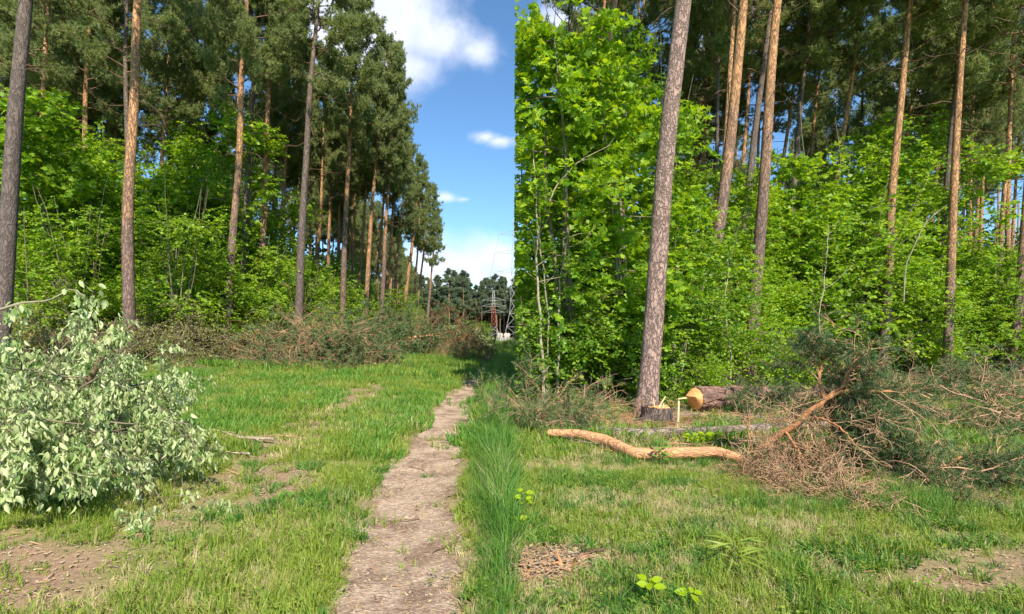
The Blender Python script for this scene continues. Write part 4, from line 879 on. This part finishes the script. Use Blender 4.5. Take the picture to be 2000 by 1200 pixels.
# ------------------------------------------------------------------ cut brushwood
def grow(b, rng, p, d, L_, r, lvl, tips, wig=.18, grav=-.04, nchild=5, sp=.8, fl=None, m=0, shrink=.55, floor=.02, box=None):
    n = 5; pts = [np.array(p, float)]; d = unit(np.asarray(d, float))
    for _ in range(n):
        d = unit(d + rng.normal(0, wig, 3) + np.array([0, 0, grav])); q = pts[-1] + d * L_ / n
        if fl is not None:
            h = fl(q[0], q[1]) + floor
            if q[2] < h: q[2] = h + rng.uniform(0, .02); d[2] = abs(d[2]) * .3
        pts.append(q)
    pts = np.array(pts); b.tube(pts, np.linspace(r, max(r * .4, .003), n + 1), 6 if r > .02 else (4 if r > .008 else 3), m)
    if lvl <= 0:
        for k in (3, 4, 5): tips.append((pts[k], d.copy()))
        return
    if lvl == 1: tips.append((pts[5], d.copy()))
    for k in range(nchild):
        t = rng.uniform(.2, 1) * n; i = min(n - 1, int(t)); q = pts[i] + (pts[i + 1] - pts[i]) * (t - i)
        dd = unit(unit(pts[i + 1] - pts[i]) + rng.normal(0, sp, 3)); grow(b, rng, q, dd, L_ * shrink * rng.uniform(.6, 1.2), max(r * .5, .0028), lvl - 1, tips, wig * 1.15, grav, nchild, sp, fl, m, shrink, floor)
def hf(ox, oy, oz):
    return lambda x, y: float(hgt(x + ox, y + oy)) - oz
def brush(name, lab, loc, starts, lvl, nchild, needle=.5, per=14, ln=.09, wd=.006, seed=1, nmat='needle_cut', tmat='twig', leaves=None, sp=.8, cat='brushwood', group=None, keep=None, wig=.18, grav=-.05, zone=None, shrink=.55):
    rng = np.random.default_rng(seed); q = thing(name, lab, cat, loc, group=group); f = hf(*loc); b = B(); tips = []
    big = B(); 
    for (p, d, L_, r) in starts:
        t0 = len(tips)
        grow(b, rng, p, d, L_, r, lvl, tips, wig, grav, nchild, sp, f, shrink=shrink)
    b.obj('branch', M[tmat], q)
    TP = np.array([t[0] for t in tips]); TD = np.array([t[1] for t in tips])
    pr_ = needle if zone is None else zone(TP)
    k = rng.uniform(0, 1, len(TP)) < pr_
    if k.any() and leaves is None:
        nb = B(); add_needles(nb, rng, TP[k], TD[k], per, ln, wd); nb.obj('needles', M[nmat], q)
    if leaves:
        TP, TD = TP[k], TD[k]; lm, size, n_, droop = leaves; P = np.repeat(TP, n_, 0) + rng.normal(0, size * .5, (len(TP) * n_, 3)); U = unit(np.repeat(TD, n_, 0) * .3 + rng.normal(0, .5, P.shape) + [0, 0, -droop])
        fz = hgt(P[:, 0] + loc[0], P[:, 1] + loc[1]) - loc[2]; P[:, 2] = np.maximum(P[:, 2], fz + size * .9)
        N_ = rng.normal(0, 1, P.shape) + [0, -.6, .4]; sz = size * rng.uniform(.4, 1.35, len(P)); nb = B(); nb.leaves(P, U, N_, sz, sz * (.5 if lm == 'brown' else rng.uniform(.32, .6, len(P))), T_WILT); nb.obj('foliage', M[lm], q)
    return q, tips
rb = np.random.default_rng(50)
# big dead pine branch in the middle of the right side
o = G(1470, 905); base = (float(o[0]), float(o[1]), float(o[2]))
def loc_(px, py, D): w_ = W(px, py, D); return w_ - A(base)
hero = thing('dead_pine_branch', 'big dead forked pine branch with tangled twigs and dark needles', 'fallen branch', base)
b = B(); tips = []
D1 = base[1] - .1
def limb(b, pp, r0_, r1_, sides=9):
    pts = np.array(pp); t = np.linspace(0, 1, len(pts)); tt = np.linspace(0, 1, 22); P = np.stack([np.interp(tt, t, pts[:, k]) for k in range(3)], -1)
    for _ in range(3): P[1:-1] = (P[:-2] + 2 * P[1:-1] + P[2:]) / 4
    P[1:-1] += rb.normal(0, .006, P[1:-1].shape)
    b.tube(P, np.linspace(r0_, r1_, 22), sides); return P
mains = [([loc_(1462, 915, D1), loc_(1490, 870, D1 - .1), loc_(1560, 825, D1 - .3), loc_(1610, 778, D1 - .4), loc_(1650, 762, D1 - .5), loc_(1740, 765, D1 - .6)], .052, .014),
         ([loc_(1610, 778, D1 - .4), loc_(1598, 740, D1 - .3), loc_(1608, 700, D1 - .3), loc_(1600, 670, D1 - .3)], .024, .008),
         ([loc_(1612, 776, D1 - .4), loc_(1648, 755, D1 - .5), loc_(1662, 710, D1 - .6), loc_(1695, 685, D1 - .6)], .02, .005),
         ([loc_(1560, 825, D1 - .3), loc_(1600, 815, D1 - .5), loc_(1640, 835, D1 - .8), loc_(1680, 880, D1 - 1.0)], .018, .006),
         ([loc_(1530, 840, D1 - .2), loc_(1560, 880, D1 - .6), loc_(1565, 930, D1 - .9)], .018, .006),
         ([loc_(1465, 912, D1), loc_(1440, 915, D1 - .1), loc_(1435, 935, D1 - .15)], .022, .01),
         ([loc_(1475, 895, D1), loc_(1460, 840, D1), loc_(1465, 800, D1)], .014, .005),
         ([loc_(1470, 915, D1), loc_(1520, 940, D1 - .6), loc_(1590, 960, D1 - 1.2), loc_(1650, 985, D1 - 1.5)], .024, .006)]
mains.append(([loc_(1650, 764, D1 - .4), loc_(1700, 790, D1 - .2), loc_(1735, 850, D1 - .3), loc_(1740, 920, D1 - .4)], .014, .005)); mains.append(([loc_(1690, 800, D1 - .1), loc_(1680, 870, D1 - .2), loc_(1690, 940, D1 - .5)], .012, .004))
ML = [limb(b, *m_) for m_ in mains]
b.obj('limb', M['twig_orange'], hero)
b = B(); f = hf(*base)
def many(b, P, n, d, L_, lvl, r=.007, spread=.7, s0=.15, tips=None, **k):
    for _ in range(n):
        i = int(rb.uniform(s0, 1) * (len(P) - 1)); grow(b, rb, P[i], unit(A(d) + rb.normal(0, spread, 3)), L_ * rb.uniform(.6, 1.3), r, lvl, tips, .2, k.get('grav', -.05), k.get('nc', 5), .75, f)
t_up, t_lo, t_r = [], [], []
many(b, ML[0], 20, (.3, .5, .1), .45, 2, tips=t_r); many(b, ML[1], 18, (0, -.1, .6), .36, 2, tips=t_up, spread=.6); many(b, ML[2], 12, (.6, -.1, .3), .42, 2, tips=t_r)
many(b, ML[3], 14, (.2, -.1, -.7), .5, 2, tips=t_lo, s0=.1); many(b, ML[4], 20, (.1, -.2, -.7), .5, 2, tips=t_lo, s0=0); many(b, ML[7], 50, (-.05, -.4, .05), .5, 2, tips=t_lo, s0=.1, nc=6, spread=.65)
many(b, ML[6], 7, (0, 0, .5), .3, 1, tips=t_lo, s0=.3); many(b, ML[0], 12, (.35, .3, -.9), .6, 2, tips=t_r, s0=.4)
many(b, ML[0], 16, (.1, .5, -.6), .5, 2, tips=t_r, s0=.55)
many(b, ML[8], 26, (.1, .0, -.5), .38, 2, tips=t_r, s0=.0); many(b, ML[9], 20, (.1, .0, -.5), .36, 2, tips=t_r, s0=.0)
b.obj('twig_tangle', M['twig'], hero)
nb = B(); sel = t_up + t_r; TP = np.array([t[0] for t in sel]); TD = np.array([t[1] for t in sel]); k = rb.uniform(0, 1, len(TP)) < np.where(TP[:, 2] > 1.0, .5, np.clip((TP[:, 0] - .62) * 2.2, .04, .85)); add_needles(nb, rb, TP[k], TD[k], 14, .075, .0045, spread=.6)
TP = np.array([t[0] for t in t_lo]); TD = np.array([t[1] for t in t_lo]); k = rb.uniform(0, 1, len(TP)) < .03 + .3 * (TP[:, 0] > 1.2); add_needles(nb, rb, TP[k], TD[k], 12, .07, .0045, spread=.6)
nb.obj('needles', M['needle_cut'], hero)
# branches right of it
def starts_around(rng, n, rx, ry, hz, L_, r, up=.35, dirx=None):
    out = []
    for _ in range(n):
        a = rng.uniform(0, 6.28); s = math.sqrt(rng.uniform(0, 1)); p = A([math.cos(a) * s * rx, math.sin(a) * s * ry, rng.uniform(.03, hz) * (1 - s * s * .7)])
        d = A([rng.normal(0, 1), rng.normal(0, .6), rng.normal(up, .35)]) if dirx is None else A(dirx) + rng.normal(0, .45, 3)
        out.append((p, d, L_ * rng.uniform(.6, 1.3), r * rng.uniform(.6, 1.2)))
    return out
def pile(px, py, rx, ry, hz, n, L_, r, lab, seed, **k):
    g = G(px, py); g = A([g[0], g[1] + ry * .6, 0]); g[2] = float(hgt(g[0], g[1])); rng = np.random.default_rng(seed)
    return brush(k.pop('name', 'brush_pile'), lab, tuple(float(v) for v in g), starts_around(rng, n, rx, ry, hz, L_, r, k.pop('up', .25), k.pop('dirx', None)), k.pop('lvl', 2), k.pop('nc', 5), seed=seed, **k)
pile(1800, 950, .75, .4, .22, 16, .5, .010, 'low pine branch sprawling right of the big dead branch', 61, needle=.3, per=12, ln=.07, wd=.004)
pile(1920, 960, .55, .3, .3, 20, .5, .010, 'dark needled pine branch lying toward the right margin', 62, needle=.75, per=16, ln=.075, wd=.0045)
b = B(); P0 = [W(1690, 878, 6.3), W(1745, 886, 6.2), W(1790, 905, 6.1), W(1850, 910, 6.0), W(1880, 890, 6.0), W(1960, 915, 5.8)]
t = np.linspace(0, 1, 6); tt = np.linspace(0, 1, 24); P = np.stack([np.interp(tt, t, np.array(P0)[:, k]) for k in range(3)], -1); b.tube(P, np.linspace(.03, .008, 24), 8)
b.obj('crooked_branch', M['twig_orange'], label='crooked orange branch running right from the big dead branch', cat='fallen branch')
pile(1950, 850, .95, .7, .75, 44, .75, .014, 'tall heap of dry pine branches at the right margin', 63, needle=.4, per=12, ln=.085, wd=.007)
pile(1950, 785, 1.9, .8, .6, 44, .9, .014, 'grey green brushwood heap along the wood behind the right heap', 64, needle=.5, per=12, ln=.1, wd=.010)
pile(1545, 815, .9, .5, .4, 26, .6, .010, 'fine green pine brush lying over the big log', 65, needle=.7, per=14, ln=.08, wd=.008)
pile(1060, 850, .75, .5, .38, 34, .7, .009, 'pine and twig brushwood at the corner of the wood', 66, needle=.6, per=14, ln=.08, wd=.006, keep=None, dirx=(.35, .0, .25))
pile(1120, 815, 1.1, .5, .3, 30, .7, .008, 'dry twig heap behind the orange stem left of stump', 67, needle=.12, per=10, ln=.08, wd=.006, dirx=(.3, 0, .25))
pile(1190, 770, 1.6, .5, .5, 22, .9, .008, 'wilting leafy twigs at the feet of the thin saplings', 68, needle=.35, leaves=('brown', .08, 2, .8), dirx=(.2, 0, .5))
pile(1600, 772, 3.0, .6, .5, 40, .9, .009, 'withered leafy brush along the shaded wood edge', 69, needle=.4, leaves=('brown', .07, 2, .6))

# ------------------------------------------------------------------ left side: wilted bush and piles
bc = A([-5.28, 4.95, 0]); bc[2] = float(hgt(bc[0], bc[1])); rw = np.random.default_rng(71)
sts = []
for _ in range(150):
    a = rw.uniform(0, 6.28); s = rw.uniform(0.1, .8) ** .6; 
    p = A([math.cos(a) * s * 2.0, math.sin(a) * s * 1.4, 0]); hmax = 1.15 * math.sqrt(max(0, 1 - s * s)) ; p[2] = .1 + rw.uniform(0, 1) * hmax
    d = A([math.cos(a) * .9, math.sin(a) * .9, rw.uniform(-.25, .75)]); sts.append((p, d, rw.uniform(.45, .85), .010))
brush('wilted_bush', 'big cut bush with pale wilted drooping leaves lying at lower left', tuple(float(v) for v in bc), sts, 2, 4, needle=.62, seed=71, tmat='stem', leaves=('wilt', .062, 8, 1.3), cat='cut bush', sp=.7, grav=-.06)
b = B(); vl = [[W(160, 770, 5.0), W(178, 735, 5.0), W(205, 690, 5.0), W(240, 650, 5.05), W(270, 624, 5.1)], [W(203, 693, 5.0), W(215, 660, 5.0), W(228, 620, 5.0)], [W(165, 775, 5.0), W(182, 720, 5.1), W(205, 712, 5.2)]]
for v_, r in zip(vl, (.034, .022, .025)):
    v_ = np.array(v_); t = np.linspace(0, 1, len(v_)); tt = np.linspace(0, 1, 14); P = np.stack([np.interp(tt, t, v_[:, k]) for k in range(3)], -1); b.tube(P, np.linspace(r, r * .35, 14), 8)
b.obj('forked_limb', M['limb'], label='forked brown limb sticking up out of the wilted bush', cat='limb')
rngx = np.random.default_rng(72); b = B(); tips = []
v_ = np.array([W(-20, 612, 5.2), W(40, 592, 5.2), W(95, 588, 5.2), W(140, 564, 5.2), W(165, 578, 5.2)]); t = np.linspace(0, 1, 5); tt = np.linspace(0, 1, 16)
P = np.stack([np.interp(tt, t, v_[:, k]) for k in range(3)], -1); b.tube(P, np.linspace(.014, .004, 16), 6)
for k in range(8): grow(b, rngx, P[rngx.integers(3, 16)], (rngx.normal(0, .5), rngx.normal(0, .5), -.4), .2, .003, 0, tips)
q = thing('arched_twig', 'long pale arched twig above the wilted bush at left margin', 'branch', (0, 0, 0)); b.obj('twig', M['stem_pale'], q)
TP = np.array([t_[0] for t_ in tips] + [P[-1] + rngx.normal(0, .08, 3) for _ in range(14)]); TP = np.repeat(TP, 2, 0) + rngx.normal(0, .04, (len(TP) * 2, 3)); nb = B()
nb.leaves(TP, rngx.normal(0, .4, TP.shape) + [0, 0, -1], rngx.normal(0, 1, TP.shape) + [0, -1, 0], .085, .045, T_OVAL); nb.obj('foliage', M['wilt'], q)
# piles by the wood
pile(585, 716, 2.3, 1.4, 1.5, 150, 1.6, .018, 'large grey brown pine brush pile left of the brown pile', 81, needle=.3, per=10, ln=.14, wd=.02, up=.15)
pile(650, 716, 1.3, 1.0, 1.3, 60, 1.3, .016, 'dark needled right end of the grey pile hanging over the lawn', 93, needle=.85, per=12, ln=.15, wd=.022, up=.1)
pile(500, 700, 1.6, .8, .4, 50, 1.3, .015, 'low bare twigs spilling from the left end of brush pile', 82, needle=.05, per=8, ln=.12, wd=.014)
pile(745, 694, 2.6, 1.8, 2.0, 90, 1.7, .02, 'dark green pine pile between the grey and brown piles', 83, needle=.75, per=10, ln=.2, wd=.03)
pile(835, 692, 3.4, 2.2, 2.3, 140, 1.9, .028, 'brown red pine brush pile at the end beside the clearing', 84, needle=.22, per=10, ln=.2, wd=.03, tmat='twig_red')
pile(880, 703, 2.0, 1.0, .3, 36, 1.2, .018, 'low brown twigs strewn before the brown red pile', 85, needle=.1, per=8, ln=.15, wd=.02, tmat='twig_red')
pile(330, 688, 1.1, .7, .95, 40, .9, .012, 'rounded cut pine top with drooping needles by lawn edge', 86, needle=.8, per=12, ln=.13, wd=.012, up=-.2)
pile(450, 672, .9, .8, 1.6, 34, 1.1, .014, 'dark upright pine bough leaning at the leaning pine foot', 87, needle=.8, per=12, ln=.13, wd=.014)
pile(90, 712, 3.2, 1.2, 1.3, 80, 1.3, .012, 'withered leafy brush heap behind the wilted bush', 88, tmat='twig_grey', needle=.7, leaves=('brown', .08, 3, .5))
pile(240, 705, 2.6, 1.2, 1.2, 80, 1.3, .012, 'olive withered leafy heap at the purple brown pine foot', 89, tmat='twig_grey', needle=.7, leaves=('brown', .08, 3, .5))
pile(400, 688, 2.8, 1.0, .7, 60, 1.2, .012, 'low withered brush between rounded pine top and pile', 90, tmat='twig_grey', needle=.6, leaves=('brown', .07, 3, .5))
pile(640, 668, 5.0, 1.5, 1.2, 40, 1.6, .014, 'thin leafy brush showing behind the grey brown pile', 91, needle=.5, leaves=('brown', .11, 3, .3))
pile(915, 684, 1.5, 1.2, 1.3, 34, 1.3, .014, 'pale leafy cut bush at the far end of brown pile', 92, needle=.8, leaves=('wilt', .16, 3, .6), cat='cut bush', name='cut_bush')
leaf_tree('bush', 935, 80, 3.2, 'green bush in the clearing before the far treeline'); leaf_tree('bushy', 945, 96, 3.4, 'bush at the foot of the far treeline left of pylon'); leaf_tree('bush', 915, 60, 3.0, 'dark bush behind the pale leafy cut bush')
# logs on the left
P0, P1 = W(136, 664, 14.2), W(184, 668, 14.0); log('felled_log', [P0, (P0 + P1) / 2, P1], [.07, .075, .08], M['bark_log'], 'short dark reddish log resting on the withered brush', sides=16, n=24, bark=.06, seed=31)
P0, P1 = G(378, 691), G(488, 696); P0[2] += .09; P1[2] += .09; log('orange_stem', [P0, (P0 + P1) / 2, P1], [.09, .09, .075], M['bark_orange'], 'thin orange pine stem lying at the far lawn edge', sides=14, n=30, bark=.04, seed=32)
v_ = [W(845, 655, 31), W(800, 660, 31), W(760, 668, 31)]; log('orange_stem', v_, [.05, .08, .09], M['bark_orange'], 'orange limb sticking out of the brown red brush pile', sides=10, n=20, bark=.03, seed=33)
v_ = [W(490, 690, 20), W(540, 662, 21), W(610, 610, 23)]; log('orange_stem', v_, [.05, .05, .03], M['limb'], 'long brown stem slanting up the grey brown brush pile', sides=8, n=20, bark=.03, seed=34)
# sticks on the lawn
def stick(name, pxs, r, lab, mat='twig', forks=2, seed=1):
    rng = np.random.default_rng(seed); pts = np.array([G(*p_) for p_ in pxs]); pts[:, 2] += r + (.045 if r > .007 and pxs[0][0] < 700 else .012); base = pts[0].copy(); pts -= base; t = np.linspace(0, 1, len(pts)); tt = np.linspace(0, 1, 16)
    P = np.stack([np.interp(tt, t, pts[:, k]) for k in range(3)], -1); P[1:-1, 2] += rng.uniform(0, .012, 14); b = B(); b.tube(P, np.linspace(r * .5, r, 16), 7, cap=True)
    for k in range(forks):
        p2, _ = polyline(rng, P[rng.integers(5, 13)], unit(P[-1] - P[0]) * rng.choice([-1, 1]) + rng.normal(0, .4, 3) * [1, 1, .15], .35, 4, .15); b.tube(p2, np.linspace(r * .5, .003, 5), 5)
    b.obj(name, M[mat], loc=tuple(base), label=lab, cat='stick')
stick('stick', [(392, 848), (430, 852), (470, 866), (535, 868)], .022, 'long grey stick lying across the lawn', 'stick', forks=2, seed=4)
stick('stick', [(440, 893), (488, 897)], .013, 'short stick lying below the long grey stick', 'stick', forks=0, seed=5)
stick('stick', [(500, 862), (545, 858), (600, 866)], .008, 'thin dark twig beside the end of the long stick', forks=1, seed=6)
stick('stick', [(415, 912), (465, 930)], .007, 'thin twig on the bare patch edge', forks=1, seed=7)
stick('stick', [(765, 1024), (820, 1018)], .006, 'thin twig lying across the footpath', 'limb', 0, seed=8)
stick('stick', [(845, 1085), (868, 1075)], .008, 'dark broken twig on the right side of the footpath', 'limb', 1, seed=9)
stick('stick', [(798, 915), (828, 922)], .006, 'small dark stick on the upper footpath', 'limb', 0, seed=10)
stick('stick', [(1360, 920), (1410, 955)], .007, 'thin pale twig in the grass left of the dead branch', 'straw', 0, seed=11)
stick('stick', [(1130, 1092), (1180, 1080)], .012, 'reddish twig lying in the chip heap', 'limb', 1, seed=12)
# torn root in the chip heap
g = G(1105, 1115); q = thing('torn_root', 'small torn orange brown root standing in the chip heap', 'root', g); rr_ = np.random.default_rng(9)
for k, (dx, dy, dz, l, r) in enumerate([(.0, 0, 1, .17, .02), (-.5, .1, .6, .14, .018), (.55, 0, .5, .16, .015), (.2, -.3, .5, .12, .016), (-.6, -.3, .15, .25, .014), (.8, .1, .12, .3, .012)]):
    b = B(); P, _ = polyline(rr_, (0, 0, -.02), (dx, dy, dz), l, 6, .35); b.tube(P, np.linspace(r, .004, 7), 7); b.obj('root_arm', M['twig_orange'], q)
# seedlings
def seedling(px, py, H, n, lab, mat='leaf_y', size=.07, seed=1, name='seedling', tpl=T_OVAL, wl=.75):
    rng = np.random.default_rng(seed); g = G(px, py); q = thing(name, lab, 'plant', g, group=None)
    b = B(); P, _ = polyline(rng, (0, 0, 0), (0, 0, 1), H, 5, .1); b.tube(P, np.linspace(.004, .002, 6), 5); b.obj('stem', M['stem'], q)
    for k in range(n):
        a = k * 2.4 + rng.normal(0, .2); lf = B(); z = P[5 - (k // 3) % 4]; U = A([[math.cos(a), math.sin(a), rng.uniform(-.1, .3)]]); lf.leaves(z[None] + U * .015, U, A([[0, -.5, 1.]]) + rng.normal(0, .25, (1, 3)), size * rng.uniform(.8, 1.2), size * wl, tpl); lf.obj('leaf', M[mat], q)
seedling(1278, 1180, .13, 7, 'yellow green seedling with rounded leaves at bottom of photo', seed=2)
seedling(1343, 1178, .08, 5, 'smaller yellow green seedling right of its neighbour', seed=3)
seedling(1012, 1040, .10, 4, 'seedling with one big bright leaf above the chip heap', seed=4)
seedling(1025, 1010, .22, 9, 'leafy sprout in grass at the left of right lawn', seed=5)
seedling(1290, 915, .30, 20, 'upright narrow leaved green plant before the bent orange stem', 'grass_tall', .12, 6, tpl=T_DIA, wl=.25)
for i, (px, py) in enumerate(((1350, 870), (1375, 868), (1400, 866), (1420, 872))):
    seedling(px, py, .14, 22, ['leftmost', 'second', 'third', 'rightmost'][i] + ' plant of the bright leafy clump behind the orange stem', 'leaf_y', .09, 20 + i, name='leafy_plant')
seedling(1440, 1110, .2, 22, 'clump of upright bright green leaves in right lawn', 'grass', .2, 8, tpl=T_DIA, wl=.08, name='grass_clump')
seedling(560, 975, .05, 12, 'small dark rosette weed on the bare patch of lawn', 'grass_tall', .07, 9, name='rosette_weed')

# ------------------------------------------------------------------ power line pylons
M['red'] = plain('faded_red_paint', (.42, .13, .09), (.30, .10, .08), 3); M['white'] = plain('pale_steel_paint', (.50, .49, .48), (.36, .34, .33), 3); M['wire'] = plain('wire_metal', (.22, .23, .25), (.18, .19, .2), 3)
def pylon(px, D, H, wb, lab, arms, bands, armw):
    x = (px - 1000) / F * D; q = thing('power_pylon', lab, 'pylon', (x, D, float(hgt(x, D)))); nlev = 9; r = .00022 * D
    def half(z): return np.interp(z, [0, H * .25, H], [wb, wb * .36, wb * .12])
    zs = np.linspace(0, H, nlev + 1)
    cs = [(-1, -1), (1, -1), (1, 1), (-1, 1)]; secs = {0: B(), 1: B()}
    leg = [B() for _ in range(4)]
    for k in range(nlev):
        z0, z1 = zs[k], zs[k + 1]; b = secs[bands(k / nlev)]
        for i, c in enumerate(cs):
            p0 = A([c[0] * half(z0), c[1] * half(z0), z0]); p1 = A([c[0] * half(z1), c[1] * half(z1), z1]); b.tube([p0, p1], r * 1.5, 4)
            d = cs[(i + 1) % 4]; q1 = A([d[0] * half(z1), d[1] * half(z1), z1]); q0 = A([d[0] * half(z0), d[1] * half(z0), z0]); b.tube([p0, q1], r, 4); b.tube([q0, p1], r, 4); b.tube([p1, q1], r, 4)
    for k, mm in ((0, 'red'), (1, 'white')):
        if secs[k].v: secs[k].obj('lattice_mast', M[mm], q)
    for za, aw in arms:
        b = B()
        for s in (-1, 1):
            for yy in (-1, 1):
                b.tube([A([0, yy * half(za), za]), A([s * aw, 0, za + .1])], r, 4); b.tube([A([0, yy * half(za), za + .9]), A([s * aw, 0, za + .1])], r, 4)
        b.obj('crossarm', M['white'], q)
        for s in (-1, 1):
            b = B(); b.tube([A([s * aw, 0, za + .1]), A([s * aw, 0, za - .9])], r * 1.2, 5); b.obj('insulator', M['wire'], q)
    return x, q
x1, _ = pylon(964, 150, 13.5, 1.9, 'red and white lattice pylon before the far treeline', [(10.6, 3.3), (8.9, 3.4), (7.2, 3.0)], lambda t: 1 if t < .22 or (.6 < t) else 0, 3)
x2, _ = pylon(1004, 112, 25.5, 2.2, 'tall pale lattice pylon half hidden by the right wood', [(22.5, 3.4), (18.5, 4.2), (14.5, 3.6)], lambda t: 1, 4)
for i, (s, za) in enumerate([(-1, 22.5), (-1, 18.5), (-1, 14.5)]):
    aw = [3.4, 4.2, 3.6][i]; P0 = A([x2 + s * aw, 112, za - .9]); P1 = A([x1 + s * 3.2, 150, [10, 8, 6.3][i]]); b = B()
    t = np.linspace(0, 1, 12)[:, None]; P = P0 + (P1 - P0) * t; P[:, 2] -= 4 * .6 * (t * (1 - t))[:, 0]; b.tube(P, .02, 3)
    b.obj('power_cable', M['wire'], label=['topmost', 'middle', 'lowest'][i] + ' cable between the two pylons', cat='cable')

# ------------------------------------------------------------------ people in the clearing
M['skin'] = plain('skin', (.55, .36, .27), (.5, .32, .24), 5); M['navy'] = plain('dark_cloth', (.03, .035, .06), (.02, .02, .04), 5); M['cloth_w'] = plain('white_cloth', (.55, .54, .52), (.45, .44, .42), 5)
M['jeans'] = plain('light_jeans', (.30, .36, .45), (.22, .27, .36), 5); M['pink'] = plain('pinkish_cloth', (.68, .55, .50), (.6, .48, .44), 5); M['hair'] = plain('brown_hair', (.07, .045, .03), (.04, .03, .02), 20)
def skin(name, verts, edges, radii, mat, parent, root=0, sub=1):
    me = bpy.data.meshes.new(name); me.from_pydata([tuple(v) for v in verts], edges, []); o = place(name, me, parent); me.materials.append(mat)
    sm = o.modifiers.new('skin', 'SKIN')
    if not me.skin_vertices: 
        me.skin_vertices  # layer is created with the modifier's first evaluation
    o.modifiers.new('sub', 'SUBSURF').levels = sub; o.modifiers['sub'].render_levels = sub
    return o, radii, root
def person(px, py, turn, lab, top, bottom, bend=0., stride=.12):
    g = G(px, py); q = thing('person', lab, 'person', g, (0, 0, turn), 'people standing in the clearing')
    sb, cb = math.sin(bend), math.cos(bend)
    def up(x, y, z):   # bends the upper body forward about the hip
        return (x, y * cb - (z - .9) * sb, .9 + (z - .9) * cb + y * sb)
    V = [(0, 0, .92), up(0, 0, 1.15), up(0, 0, 1.38), up(0, .01, 1.50), up(0, -.01, 1.63), up(-.18, 0, 1.40), up(-.23, -.02, 1.12), up(-.22, -.12, .88), up(.18, 0, 1.40), up(.23, -.02, 1.12), up(.22, -.12, .88),
         (-.10, 0, .86), (-.11, -stride * .5, .48), (-.11, -stride * .2, .08), (.10, 0, .86), (.11, stride * .6, .48), (.11, stride, .08), (-.11, -stride * .2 - .16, .03), (.11, stride - .16, .03)]
    E = [(0, 1), (1, 2), (2, 3), (3, 4), (2, 5), (5, 6), (6, 7), (2, 8), (8, 9), (9, 10), (0, 11), (11, 12), (12, 13), (0, 14), (14, 15), (15, 16), (13, 17), (16, 18)]
    Rd = [.13, .12, .13, .05, .10, .055, .042, .03, .055, .042, .03, .085, .058, .04, .085, .058, .04, .035, .035]
    def tub(pts, rs, mat, name, sides=12):
        b = B(); b.tube(np.array(pts), rs, sides, cap=True); b.obj(name, mat, q)
    # one continuous body: capsule chains remeshed into one skin
    b = B()
    for (i, j) in E:
        p0, p1 = A(V[i]), A(V[j]); t = np.linspace(0, 1, 6)[:, None]; b.tube(p0 + (p1 - p0) * t, np.linspace(Rd[i], Rd[j], 6), 10, cap=True)
    for i in range(len(V)):
        a = np.linspace(-1, 1, 7) * math.pi / 2; b.tube(A(V[i]) + np.stack([a * 0, a * 0, np.sin(a) * Rd[i]], -1), np.cos(a) * Rd[i] + .001, 10)
    o = b.obj('body', M['skin'], q); rm = o.modifiers.new('remesh', 'REMESH'); rm.mode = 'VOXEL'; rm.voxel_size = .025; rm.use_smooth_shade = True
    def cloth(idx, grow_, mat, name):
        b = B()
        for (i, j) in idx:
            p0, p1 = A(V[i]), A(V[j]); t = np.linspace(0, 1, 6)[:, None]; b.tube(p0 + (p1 - p0) * t, np.linspace(Rd[i] + grow_, Rd[j] + grow_, 6), 10, cap=True)
        for i in {k for e in idx for k in e}:
            a = np.linspace(-1, 1, 7) * math.pi / 2; b.tube(A(V[i]) + np.stack([a * 0, a * 0, np.sin(a) * (Rd[i] + grow_)], -1), np.cos(a) * (Rd[i] + grow_) + .001, 10)
        o = b.obj(name, mat, q); rm = o.modifiers.new('remesh', 'REMESH'); rm.mode = 'VOXEL'; rm.voxel_size = .025; rm.use_smooth_shade = True
    cloth([(0, 1), (1, 2), (2, 5), (5, 6), (2, 8), (8, 9)], .025, top, 'shirt'); cloth([(0, 11), (11, 12), (12, 13), (0, 14), (14, 15), (15, 16)], .02, bottom, 'trousers')
    hp = A(V[4]); b = B(); a = np.linspace(-.3, 1, 8) * math.pi / 2; b.tube(hp + A([0, .02, .0]) + np.stack([a * 0, a * 0, np.sin(a) * .125], -1), np.cos(a) * .108 + .001, 12); b.obj('hair', M['hair'], q)
person(967, 669, .6, 'person in dark jacket bending forward', M['navy'], M['navy'], .7)
person(974, 671, 0, 'person in white top and pale trousers in middle of group', M['cloth_w'], M['jeans'])
person(979, 672, 3.0, 'person all in white standing right of centre of group', M['cloth_w'], M['cloth_w'])
person(988, 672, .3, 'person in pinkish top and pale trousers', M['pink'], M['cloth_w'])
person(993, 671, 3.3, 'person in white top and blue trousers at right of group', M['cloth_w'], M['jeans'])
